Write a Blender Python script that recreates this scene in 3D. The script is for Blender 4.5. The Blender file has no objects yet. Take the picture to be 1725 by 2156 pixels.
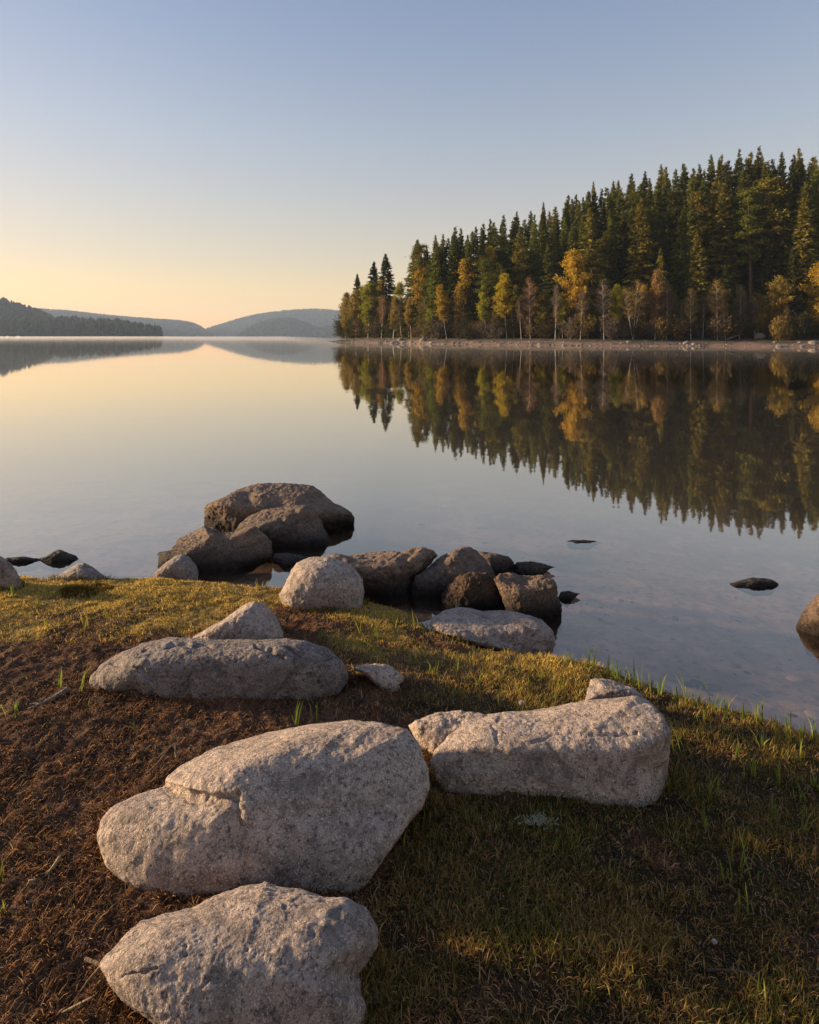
import bpy, bmesh, math, random
import numpy as np
from mathutils import Vector

random.seed(7); RNG = np.random.default_rng(7)
SC = bpy.context.scene
COL = SC.collection
# ---------------------------------------------------------------- view constants (photo measured on a 1725 x 2156 grid)
F, CX, HY, H = 1294.0, 862.5, 707.4, 1.6
SUN_AZ, SUN_EL = math.radians(-78.0), math.radians(10.0)

def sstep(a, b, x):
    t = np.clip((x - a) / (b - a), 0, 1); return t * t * (3 - 2 * t)

# ---------------------------------------------------------------- numpy noise
def _hash(ix, iy, iz, seed):
    h = (ix.astype(np.int64) * 374761393 + iy.astype(np.int64) * 668265263 + iz.astype(np.int64) * 2147483647 + seed * 1274126177) & 0xFFFFFFFF
    h = ((h ^ (h >> 13)) * 1274126177) & 0xFFFFFFFF
    h = ((h ^ (h >> 16)) * 2246822519) & 0xFFFFFFFF
    return ((h ^ (h >> 15)) & 0xFFFFFF) / float(0xFFFFFF)

def vnoise(p, seed=0):
    """value noise in -1..1 for an (n,3) array"""
    i = np.floor(p).astype(np.int64); f = p - i
    u = f * f * f * (f * (f * 6 - 15) + 10)
    x, y, z = i[:, 0], i[:, 1], i[:, 2]
    r = 0
    for dx in (0, 1):
        wx = u[:, 0] if dx else 1 - u[:, 0]
        for dy in (0, 1):
            wy = u[:, 1] if dy else 1 - u[:, 1]
            for dz in (0, 1):
                wz = u[:, 2] if dz else 1 - u[:, 2]
                r = r + wx * wy * wz * _hash(x + dx, y + dy, z + dz, seed)
    return r * 2 - 1

def fbm(p, octaves=4, seed=0, gain=0.5):
    a, s, r = 1.0, 0.0, 0
    for o in range(octaves):
        r = r + a * vnoise(p * (2.03 ** o) + 17.3 * o, seed + o); s += a; a *= gain
    return r / s

def fbm2(x, y, scale, octaves=4, seed=0, gain=0.5):
    x = np.asarray(x, float).ravel(); y = np.asarray(y, float).ravel()
    return fbm(np.stack([x * scale, y * scale, np.full(x.shape, 0.37)], 1), octaves, seed, gain)

# ---------------------------------------------------------------- mesh helpers
def mesh_from(name, verts, tris, mat=None, colors=None, smooth=False, quads=None):
    me = bpy.data.meshes.new(name)
    verts = np.asarray(verts, np.float32); n = len(verts)
    me.vertices.add(n); me.vertices.foreach_set("co", verts.ravel())
    loops, starts, tot = [], [], 0
    if tris is not None and len(tris):
        tris = np.asarray(tris, np.int32); loops.append(tris.ravel())
        starts.append(np.arange(len(tris), dtype=np.int32) * 3); tot = tris.size
    if quads is not None and len(quads):
        quads = np.asarray(quads, np.int32); loops.append(quads.ravel())
        starts.append(tot + np.arange(len(quads), dtype=np.int32) * 4)
    loops = np.concatenate(loops); starts = np.concatenate(starts)
    me.loops.add(len(loops)); me.loops.foreach_set("vertex_index", loops)
    me.polygons.add(len(starts)); me.polygons.foreach_set("loop_start", starts)
    if smooth: me.polygons.foreach_set("use_smooth", np.ones(len(starts), bool))
    me.update(calc_edges=True)
    if colors is not None:
        at = me.color_attributes.new("Col", 'FLOAT_COLOR', 'POINT')
        c = np.ones((n, 4), np.float32); c[:, :3] = colors
        at.data.foreach_set("color", c.ravel())
    if mat: me.materials.append(mat)
    return me

def add_obj(name, me, parent=None, loc=None, **props):
    o = bpy.data.objects.new(name, me); COL.objects.link(o)
    if parent: o.parent = parent
    if loc is not None: o.location = loc
    for k, v in props.items():
        if v: o[k] = v
    return o

def empty(name, loc, label, cat, group=None, rz=0.0):
    e = bpy.data.objects.new(name, None); COL.objects.link(e)
    e.empty_display_size = 0.2
    e.location = loc; e.rotation_euler = (0, 0, rz)
    e["label"] = label; e["category"] = cat
    if group: e["group"] = group
    return e

def tube(pts, rads, sides=7):
    """tapered tube through points -> verts, quads"""
    pts = np.asarray(pts, float); V = []; Q = []
    for i, p in enumerate(pts):
        d = pts[min(i + 1, len(pts) - 1)] - pts[max(i - 1, 0)]; d /= (np.linalg.norm(d) + 1e-9)
        u = np.cross(d, [0.31, 0.95, 0.05]); u /= (np.linalg.norm(u) + 1e-9); w = np.cross(d, u)
        for k in range(sides):
            a = 2 * math.pi * k / sides
            V.append(p + rads[i] * (math.cos(a) * u + math.sin(a) * w))
    for i in range(len(pts) - 1):
        for k in range(sides):
            a = i * sides + k; b = i * sides + (k + 1) % sides
            Q.append((a, b, b + sides, a + sides))
    return V, Q

class Bag:
    """collects tris / quads with colours"""
    def __init__(s): s.v = []; s.t = []; s.q = []; s.n = 0
    def add(s, v, t=(), q=()):
        v = np.asarray(v, float).reshape(-1, 3)
        if len(t): s.t.append(np.asarray(t, np.int64).reshape(-1, 3) + s.n)
        if len(q): s.q.append(np.asarray(q, np.int64).reshape(-1, 4) + s.n)
        s.v.append(v); s.n += len(v)
    def mesh(s, name, mat, smooth=False, colors=None):
        return mesh_from(name, np.concatenate(s.v), np.concatenate(s.t) if s.t else None, mat, colors, smooth,
                         np.concatenate(s.q) if s.q else None)

# ---------------------------------------------------------------- materials
class NT:
    def __init__(s, name):
        s.m = bpy.data.materials.new(name); s.m.use_nodes = True
        s.t = s.m.node_tree; s.t.nodes.clear()
        s.out = s.t.nodes.new("ShaderNodeOutputMaterial")
    def n(s, typ, **kw):
        nd = s.t.nodes.new(typ)
        for k, v in kw.items():
            if k.startswith("in_"):
                key = k[3:]
                key = int(key) if key.isdigit() else key.replace("_", " ")
                nd.inputs[key].default_value = v
            else: setattr(nd, k, v)
        return nd
    def l(s, a, b): s.t.links.new(a, b)
    def ramp(s, fac, stops, interp='LINEAR'):
        r = s.n("ShaderNodeValToRGB"); cr = r.color_ramp; cr.interpolation = interp
        while len(cr.elements) < len(stops): cr.elements.new(0.5)
        for e, (p, c) in zip(cr.elements, stops):
            e.position = p; e.color = (c, c, c, 1) if isinstance(c, (int, float)) else (*c, 1)
        s.l(fac, r.inputs[0]); return r.outputs[0]
    def noise(s, vec, scale, detail=4, rough=0.55, dist=0.0):
        nd = s.n("ShaderNodeTexNoise", in_Scale=scale, in_Detail=detail, in_Roughness=rough, in_Distortion=dist)
        if vec is not None: s.l(vec, nd.inputs["Vector"])
        return nd.outputs[0]
    def mix(s, fac, a, b, mode='MIX'):
        m = s.n("ShaderNodeMix", data_type='RGBA', blend_type=mode)
        for sock, v in ((m.inputs[0], fac), (m.inputs[6], a), (m.inputs[7], b)):
            if isinstance(v, (int, float)): sock.default_value = v
            elif isinstance(v, tuple): sock.default_value = (*v, 1)
            else: s.l(v, sock)
        return m.outputs[2]
    def math(s, op, a, b=None, clamp=False):
        m = s.n("ShaderNodeMath", operation=op, use_clamp=clamp)
        for i, v in enumerate((a, b)):
            if v is None: continue
            if isinstance(v, (int, float)): m.inputs[i].default_value = v
            else: s.l(v, m.inputs[i])
        return m.outputs[0]

def rock_mat(name, light, dark, warm, wet=None, bump=1.0, scale=1.0):
    """granite: pale feldspar, dark mica specks, blotches, pits with shade put into their colour; optional dark wet band near the waterline"""
    N = NT(name); tc = N.n("ShaderNodeTexCoord"); ob = tc.outputs["Object"]
    oi = N.n("ShaderNodeObjectInfo")
    off = N.n("ShaderNodeVectorMath", operation='ADD'); N.l(ob, off.inputs[0])
    cmb = N.n("ShaderNodeCombineXYZ"); r10 = N.math('MULTIPLY', oi.outputs["Random"], 37.0)
    for i in range(3): N.l(r10, cmb.inputs[i])
    N.l(cmb.outputs[0], off.inputs[1]); v = off.outputs[0]
    big = N.noise(v, 4 * scale, 5, 0.6, 0.4); mid = N.noise(v, 22 * scale, 6, 0.65); fine = N.noise(v, 120 * scale, 5, 0.7)
    speck = N.noise(v, 260 * scale, 2, 0.6); grn0 = N.noise(v, 62 * scale, 5, 0.72, 0.3)
    vor = N.n("ShaderNodeTexVoronoi", in_Scale=75.0 * scale); N.l(v, vor.inputs["Vector"])
    col = N.mix(N.ramp(big, [(0.35, 0.0), (0.68, 1.0)]), light, warm)
    col = N.mix(N.ramp(mid, [(0.44, 0.0), (0.64, 0.85)]), col, dark)
    col = N.mix(N.ramp(fine, [(0.52, 0.0), (0.64, 0.8)]), col, tuple(c * 0.40 for c in dark))
    col = N.mix(N.ramp(speck, [(0.56, 0.0), (0.66, 0.75)]), col, tuple(min(1, c * 1.75) for c in light))
    pit_shade = N.ramp(grn0, [(0.34, 0.92), (0.47, 0.0)]); col = N.mix(pit_shade, col, tuple(c * 0.35 for c in dark))  # hollows darkened in colour, adding shade the bump barely shows
    lich = N.math('MULTIPLY', N.ramp(N.noise(v, 7 * scale, 7, 0.75, 0.8), [(0.52, 0.0), (0.64, 1.0)]), 0.62)
    col = N.mix(lich, col, tuple(c * 0.62 for c in dark))
    rough = 0.85
    bs = N.n("ShaderNodeBsdfPrincipled", in_Roughness=0.88)
    bs.inputs["Specular IOR Level"].default_value = 0.3
    if wet:
        geo = N.n("ShaderNodeNewGeometry"); sep = N.n("ShaderNodeSeparateXYZ"); N.l(geo.outputs["Position"], sep.inputs[0])
        z = N.math('ADD', sep.outputs[2], N.math('MULTIPLY', N.math('SUBTRACT', N.noise(v, 5, 4, 0.6), 0.5), 0.06))
        mr = N.n("ShaderNodeMapRange"); mr.inputs["From Min"].default_value = wet[0]; mr.inputs["From Max"].default_value = wet[1]
        mr.inputs["To Min"].default_value = 1; mr.inputs["To Max"].default_value = 0; N.l(z, mr.inputs[0])
        col = N.mix(N.math('MULTIPLY', mr.outputs[0], 0.9), col, (0.012, 0.010, 0.009))
    tone = N.ramp(N.math("FRACT", N.math("MULTIPLY", oi.outputs["Random"], 7.31)), [(0.0, (0.80, 0.79, 0.80)), (0.5, (1.0, 0.97, 0.94)), (1.0, (1.06, 0.99, 0.90))]); col = N.mix(1.0, col, tone, "MULTIPLY")
    N.l(col, bs.inputs["Base Color"])
    grn = N.noise(v, 62 * scale, 5, 0.72, 0.3)
    hgt = N.math('ADD', N.math('ADD', N.math('MULTIPLY', mid, 0.35), N.math('MULTIPLY', grn, 1.0)), N.math('MULTIPLY', fine, 0.45))
    pits = N.ramp(vor.outputs["Distance"], [(0.0, 0.0), (0.35, 1.0)])
    hgt = N.math('ADD', hgt, N.math('MULTIPLY', pits, 0.12))
    hgt = N.math('ADD', hgt, N.math('MULTIPLY', speck, 0.10))
    bp = N.n("ShaderNodeBump", in_Strength=min(1.0, 0.85 * bump), in_Distance=0.018 * bump / scale); N.l(hgt, bp.inputs["Height"])
    N.l(bp.outputs[0], bs.inputs["Normal"]); N.l(bs.outputs[0], N.out.inputs[0]); return N.m

def foliage_mat(name, use_color=True, base=(0.05, 0.07, 0.02), var=0.35, trans=0.35, hue=(0.10, 0.08, 0.02)):
    """leaf faces: object colour (or the blade's own colour attribute) with random light and dark clumps, some light let through"""
    N = NT(name)
    if use_color == 'attr':
        at = N.n("ShaderNodeVertexColor", layer_name="Col"); c = at.outputs[0]
    else:
        oi = N.n("ShaderNodeObjectInfo"); c = oi.outputs["Color"] if use_color else N.mix(0.0, base, base)
        tc = N.n("ShaderNodeTexCoord")
        n1 = N.noise(tc.outputs["Object"], 0.35, 3, 0.6); n2 = N.noise(tc.outputs["Object"], 2.2, 2, 0.6)
        c = N.mix(N.ramp(n1, [(0.35, 0.0), (0.65, 0.55)]), c, hue, 'MIX')
        dk = N.ramp(n2, [(0.3, 1 - var), (0.7, 1 + 0.0)]); c = N.mix(1.0, c, dk, 'MULTIPLY')
    d = N.n("ShaderNodeBsdfDiffuse"); N.l(c, d.inputs[0])
    t = N.n("ShaderNodeBsdfTranslucent"); N.l(c, t.inputs[0])
    mx = N.n("ShaderNodeMixShader"); mx.inputs[0].default_value = trans
    N.l(d.outputs[0], mx.inputs[1]); N.l(t.outputs[0], mx.inputs[2]); N.l(mx.outputs[0], N.out.inputs[0]); return N.m

def bark_mat(name, a, b, scale=6.0, stripes=None):
    N = NT(name); tc = N.n("ShaderNodeTexCoord"); v = tc.outputs["Object"]
    mp = N.n("ShaderNodeMapping"); mp.inputs["Scale"].default_value = (1, 1, 0.25) if not stripes else (1, 1, 3.0); N.l(v, mp.inputs[0])
    n = N.noise(mp.outputs[0], scale, 4, 0.6)
    col = N.mix(N.ramp(n, [(0.38, 0.0), (0.62, 1.0)]), a, b)
    if stripes: col = N.mix(N.ramp(N.noise(mp.outputs[0], 1.6, 3, 0.7), [(0.58, 0.0), (0.66, 0.8)]), col, stripes)
    bs = N.n("ShaderNodeBsdfPrincipled", in_Roughness=0.9); N.l(col, bs.inputs["Base Color"])
    bp = N.n("ShaderNodeBump", in_Strength=0.5, in_Distance=0.02); N.l(n, bp.inputs["Height"]); N.l(bp.outputs[0], bs.inputs["Normal"])
    N.l(bs.outputs[0], N.out.inputs[0]); return N.m

M = {}
M['granite'] = rock_mat("pale_granite", (0.510, 0.415, 0.355), (0.215, 0.172, 0.148), (0.440, 0.345, 0.285))
M['granite_grey'] = rock_mat("grey_granite", (0.370, 0.310, 0.272), (0.150, 0.125, 0.112), (0.305, 0.240, 0.198))
M['granite_wet'] = rock_mat("shore_granite", (0.265, 0.195, 0.150), (0.105, 0.078, 0.063), (0.200, 0.135, 0.098), wet=(0.03, 0.15))
M['granite_dark'] = rock_mat("dark_granite", (0.105, 0.085, 0.075), (0.045, 0.038, 0.034), (0.08, 0.062, 0.052), wet=(0.0, 0.05))
M['granite_brown'] = rock_mat("brown_granite", (0.17, 0.10, 0.06), (0.06, 0.038, 0.025), (0.13, 0.07, 0.036), wet=(0.01, 0.10), bump=1.6)
M['granite_tan'] = rock_mat("tan_granite", (0.29, 0.205, 0.145), (0.11, 0.08, 0.058), (0.23, 0.145, 0.092), wet=(0.02, 0.13), bump=1.3)
M['beach_rock'] = rock_mat("beach_rock", (0.30, 0.27, 0.25), (0.15, 0.13, 0.12), (0.22, 0.19, 0.17), scale=0.12)
M['beach_rock_dark'] = rock_mat("beach_rock_dark", (0.06, 0.05, 0.045), (0.03, 0.026, 0.024), (0.045, 0.038, 0.032), scale=0.12)
M['grass'] = foliage_mat("grass_blades", 'attr', trans=0.45)
M['litter'] = foliage_mat("soil_litter", 'attr', trans=0.15)
M['needles'] = foliage_mat("spruce_needles", True, var=0.55, trans=0.25, hue=(0.15, 0.105, 0.022))
M['leaves'] = foliage_mat("birch_leaves", True, var=0.45, trans=0.45, hue=(0.30, 0.25, 0.04))
M['twigs'] = foliage_mat("bare_twigs", True, var=0.4, trans=0.2, hue=(0.13, 0.09, 0.05))
M['far_needles'] = foliage_mat("far_needles", 'attr', trans=0.1)
M['bark'] = bark_mat("spruce_bark", (0.075, 0.05, 0.035), (0.04, 0.028, 0.02))
M['pine_bark'] = bark_mat("pine_bark", (0.24, 0.115, 0.06), (0.13, 0.065, 0.038))
M['birch_bark'] = bark_mat("birch_bark", (0.62, 0.56, 0.49), (0.46, 0.40, 0.34), 5.0, (0.05, 0.04, 0.035))
M['dead_wood'] = bark_mat("dead_wood", (0.32, 0.27, 0.23), (0.17, 0.14, 0.115), 12.0)
M['stick'] = bark_mat("weathered_stick", (0.20, 0.15, 0.115), (0.09, 0.065, 0.05), 60.0)
M['dry_root'] = bark_mat("dry_root", (0.30, 0.20, 0.10), (0.15, 0.09, 0.045), 80.0)
M['lichen'] = bark_mat("pale_lichen", (0.46, 0.43, 0.28), (0.30, 0.29, 0.18), 90.0)
M['hull'] = bark_mat("white_hull", (0.75, 0.74, 0.72), (0.6, 0.6, 0.6), 3.0)

# ---------------------------------------------------------------- near bank : outline of the land at the waterline
def at_z(px, py, z=0.0):
    Y = F * (H - z) / (py - HY); return ((px - CX) / F * Y, Y)

_edge_px = [(-900, 1226), (-400, 1224), (0, 1222), (60, 1226), (130, 1232), (230, 1234), (310, 1230), (400, 1232), (480, 1237), (560, 1244), (640, 1252),
            (740, 1268), (800, 1282), (860, 1300), (930, 1345), (1020, 1372), (1100, 1386), (1175, 1396), (1250, 1409), (1330, 1437),
            (1450, 1478), (1560, 1510), (1725, 1562), (1900, 1640), (2200, 1800)]
EDGE = [at_z(*p) for p in _edge_px]
EDGE = [(-60.0, 5.2), (-12.0, 4.6)] + EDGE + [(EDGE[-1][0] + 3, EDGE[-1][1] - 1.4), (14.0, -1.5), (60.0, -6.0)]
EDGE = np.array(EDGE)

def edge_dist(x, y):
    """signed distance to the waterline, positive on land"""
    x = np.asarray(x, float).ravel(); y = np.asarray(y, float).ravel()
    best = np.full(x.shape, 1e9); sign = np.ones(x.shape)
    for (x0, y0), (x1, y1) in zip(EDGE[:-1], EDGE[1:]):
        dx, dy = x1 - x0, y1 - y0; L2 = dx * dx + dy * dy
        t = np.clip(((x - x0) * dx + (y - y0) * dy) / L2, 0, 1)
        d = np.hypot(x - x0 - t * dx, y - y0 - t * dy)
        s = np.where((x - x0) * dy - (y - y0) * dx > 0, 1.0, -1.0)
        m = d < best; best = np.where(m, d, best); sign = np.where(m, s, sign)
    return best * sign

def ground_base(x, y):
    shp = np.shape(x); d = edge_dist(x, y)
    x = np.asarray(x, float).ravel(); y = np.asarray(y, float).ravel()
    d = d + 0.05 * fbm2(x, y, 2.2, 3, 11) * np.exp(-np.abs(d) / 1.5)
    land = 0.012 + 0.055 * (1 - np.exp(-np.maximum(d, 0) / 0.06)) + 0.15 * (1 - np.exp(-np.maximum(d, 0) / 1.3))
    dd = np.maximum(-d, 0)
    bed = -0.10 * (1 - np.exp(-dd / 0.22)) - 0.065 * dd - 0.05 * np.maximum(dd - 5, 0)
    z = np.where(d > 0, land, np.maximum(bed, -6.0))
    z = z + 0.035 * fbm2(x, y, 1.1, 3, 5) * sstep(-0.2, 0.5, d)
    return z.reshape(shp)

def ground_px(px, py):
    """where the ray of a photo point meets the near ground"""
    z = 0.1
    for _ in range(12):
        X, Y = at_z(px, py, z); z = max(float(ground_base(np.array([X]), np.array([Y]))[0]), 0.0)
    return X, Y, z

def poly_world(pts): return np.array([ground_px(*p)[:2] for p in pts])

def in_poly(x, y, poly):
    inside = np.zeros(x.shape, bool); n = len(poly)
    for i in range(n):
        x0, y0 = poly[i]; x1, y1 = poly[(i + 1) % n]
        c = ((y0 > y) != (y1 > y)) & (x < (x1 - x0) * (y - y0) / (y1 - y0 + 1e-12) + x0); inside ^= c
    return inside

def poly_sd(x, y, poly):
    best = np.full(x.shape, 1e9); n = len(poly)
    for i in range(n):
        x0, y0 = poly[i]; x1, y1 = poly[(i + 1) % n]; dx, dy = x1 - x0, y1 - y0
        t = np.clip(((x - x0) * dx + (y - y0) * dy) / (dx * dx + dy * dy + 1e-12), 0, 1)
        best = np.minimum(best, np.hypot(x - x0 - t * dx, y - y0 - t * dy))
    return np.where(in_poly(x, y, poly), best, -best)

SOIL = poly_world([(-500, 1345), (-100, 1340), (60, 1352), (150, 1338), (250, 1356), (330, 1345), (430, 1350), (600, 1292), (700, 1298), (745, 1325),
                   (700, 1345), (745, 1400), (860, 1440), (900, 1490), (880, 1530), (880, 1660), (800, 1800), (740, 1880), (740, 2300), (300, 2500), (-900, 2500)])

def soil_mask(x, y):
    sd = poly_sd(x, y, SOIL) + 0.26 * fbm2(x, y, 2.6, 5, 31, 0.6)
    worn = 0.9 * sstep(0.10, 0.30, fbm2(x, y, 1.9, 5, 35, 0.6)) * sstep(3.6, 2.9, np.asarray(y, float).ravel())
    return np.maximum(sstep(-0.09, 0.09, sd), worn)

def clump(x, y, soil):
    """clods of peat on the bare soil, tussocks in the turf"""
    c = np.abs(fbm2(x, y, 9.0, 4, 41)); e = fbm2(x, y, 34.0, 4, 43)
    s = 0.026 * (0.5 - c) + 0.013 * e + 0.004 * fbm2(x, y, 110.0, 3, 47)
    g = 0.016 * fbm2(x, y, 7.0, 4, 45) + 0.006 * e
    return s * soil + g * (1 - soil)

def ground_z(x, y):
    x = np.asarray(x, float).ravel(); y = np.asarray(y, float).ravel()
    d = edge_dist(x, y); so = soil_mask(x, y)
    mound = np.zeros(len(x))
    for x0, x1, y0, y1 in ROCK_PRINTS:
        if y0 > 4.2: continue
        e = np.hypot((x - (x0 + x1) / 2) / (x1 - x0) * 2, (y - (y0 + y1) / 2) / (y1 - y0) * 2); mound = np.maximum(mound, np.exp(-((e - .92) / .13) ** 2))
    return ground_base(x, y) + mound * 0.016 * (1 + 1.2 * fbm2(x, y, 12, 2, 99)) * sstep(0.02, 0.15, d) + clump(x, y, so) * sstep(0.0, 0.15, d) + 0.012 * fbm2(x, y, 6, 4, 48) * sstep(0.1, -0.3, d), so, d

def build_ground():
    def axis(lo_far, lo, hi, hi_far, step, g=1.16):
        mid = list(np.arange(lo, hi + step * 0.5, step)); a, s = [], step
        p = lo
        while p > lo_far: s *= g; p -= s; a.append(max(p, lo_far))
        b, s = [], step; p = hi
        while p < hi_far: s *= g; p += s; b.append(min(p, hi_far))
        return np.array(a[::-1] + mid + b)
    xs = axis(-4100, -2.9, 3.4, 4100, 0.0095); ys = axis(-400, 1.0, 4.6, 4500, 0.0095)
    X, Y = np.meshgrid(xs, ys); x, y = X.ravel(), Y.ravel()
    z, so, d = ground_z(x, y)
    nx, ny = len(xs), len(ys)
    i = np.arange(nx * ny).reshape(ny, nx)
    q = np.stack([i[:-1, :-1], i[:-1, 1:], i[1:, 1:], i[1:, :-1]], -1).reshape(-1, 4)
    cols = np.stack([so, sstep(0.05, -0.06, d), sstep(2.5, 3.1, y + .3 * fbm2(x, y, 2.5, 3, 64)) * (1 - so)], 1)
    N = NT("bank_ground"); at = N.n("ShaderNodeVertexColor", layer_name="Col"); sp = N.n("ShaderNodeSeparateColor"); N.l(at.outputs[0], sp.inputs[0])
    geo = N.n("ShaderNodeNewGeometry"); v = geo.outputs["Position"]
    n1 = N.noise(v, 7, 5, 0.65); n2 = N.noise(v, 45, 5, 0.7); n3 = N.noise(v, 190, 3, 0.7)
    soil = N.mix(N.ramp(n1, [(0.35, 0.0), (0.65, 1.0)]), (0.072, 0.036, 0.021), (0.19, 0.088, 0.045))
    soil = N.mix(N.ramp(n2, [(0.45, 0.0), (0.7, 0.8)]), soil, (0.012, 0.008, 0.006))
    soil = N.mix(N.ramp(n3, [(0.60, 0.0), (0.68, 0.8)]), soil, (0.24, 0.18, 0.14))
    turf = N.mix(N.ramp(n1, [(0.38, 0.0), (0.62, 1.0)]), (0.040, 0.026, 0.010), (0.018, 0.013, 0.006))
    turf = N.mix(N.ramp(n2, [(0.45, 0.0), (0.7, 0.7)]), turf, (0.065, 0.042, 0.014))
    turf = N.mix(N.math('MULTIPLY', sp.outputs[2], N.ramp(n2, [(0.35, 0.25), (0.6, 1.0)])), turf, (0.36, 0.23, 0.055))
    land = N.mix(sp.outputs[0], turf, soil)
    b1 = N.noise(v, 2.4, 5, 0.6, 0.5); b2 = N.noise(v, 14, 4, 0.65)
    bed = N.mix(N.ramp(b1, [(0.42, 0.0), (0.60, 1.0)]), (0.46, 0.30, 0.215), (0.26, 0.175, 0.13))
    bed = N.mix(N.ramp(b2, [(0.50, 0.0), (0.66, 0.75)]), bed, (0.13, 0.095, 0.078))
    # silt colour darkens with depth, painted in for light the water would absorb
    sx = N.n("ShaderNodeSeparateXYZ"); N.l(v, sx.inputs[0])
    mr = N.n("ShaderNodeMapRange"); mr.inputs["From Min"].default_value = -0.20; mr.inputs["From Max"].default_value = -0.50; N.l(sx.outputs[2], mr.inputs[0])
    bed = N.mix(mr.outputs[0], bed, (0.15, 0.115, 0.085))
    mudm = N.n("ShaderNodeMapRange"); mudm.inputs["From Min"].default_value = 0.75; mudm.inputs["From Max"].default_value = 0.0; N.l(N.math('ABSOLUTE', N.math('SUBTRACT', sx.outputs[0], -0.35)), mudm.inputs[0])
    bed = N.mix(N.math('MULTIPLY', mudm.outputs[0], 0.9), bed, (0.05, 0.033, 0.022))
    col = N.mix(sp.outputs[1], land, bed)
    bs = N.n("ShaderNodeBsdfPrincipled", in_Roughness=0.92); bs.inputs["Specular IOR Level"].default_value = 0.2; N.l(col, bs.inputs["Base Color"])
    bp = N.n("ShaderNodeBump", in_Strength=0.8, in_Distance=0.008); N.l(N.math('ADD', n2, n3), bp.inputs["Height"]); N.l(bp.outputs[0], bs.inputs["Normal"])
    N.l(bs.outputs[0], N.out.inputs[0])
    me = mesh_from("ground", np.stack([x, y, z], 1), None, N.m, cols, True, q)
    add_obj("ground", me, kind="structure")

# ---------------------------------------------------------------- rocks
_ico = {}
def ico(n):
    if n not in _ico:
        bm = bmesh.new(); bmesh.ops.create_icosphere(bm, subdivisions=n, radius=1.0)
        _ico[n] = (np.array([v.co[:] for v in bm.verts]), np.array([[v.index for v in f.verts] for f in bm.faces], np.int32)); bm.free()
    return _ico[n]

ROCK_PRINTS = []
def fib(n, rng):
    k = np.arange(n) + 0.5; ph = np.arccos(1 - 2 * k / n); th = math.pi * (1 + 5 ** 0.5) * k + rng.uniform(0, 6.28)
    return np.stack([np.cos(th) * np.sin(ph), np.sin(th) * np.sin(ph), np.cos(ph)], 1)

def outline_radius(poly, cx, cy, ang):
    R = np.zeros_like(ang); c, s = np.cos(ang), np.sin(ang); n = len(poly)
    for i in range(n):
        x0, y0 = poly[i][0] - cx, poly[i][1] - cy; x1, y1 = poly[(i + 1) % n][0] - cx, poly[(i + 1) % n][1] - cy
        dx, dy = x1 - x0, y1 - y0; den = c * dy - s * dx; den = np.where(np.abs(den) < 1e-9, 1e-9, den)
        t = (x0 * dy - y0 * dx) / den; u = (x0 * s - y0 * c) / den
        R = np.where((t > 0) & (u >= -1e-6) & (u <= 1 + 1e-6) & (t > R), t, R)
    return R

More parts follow.
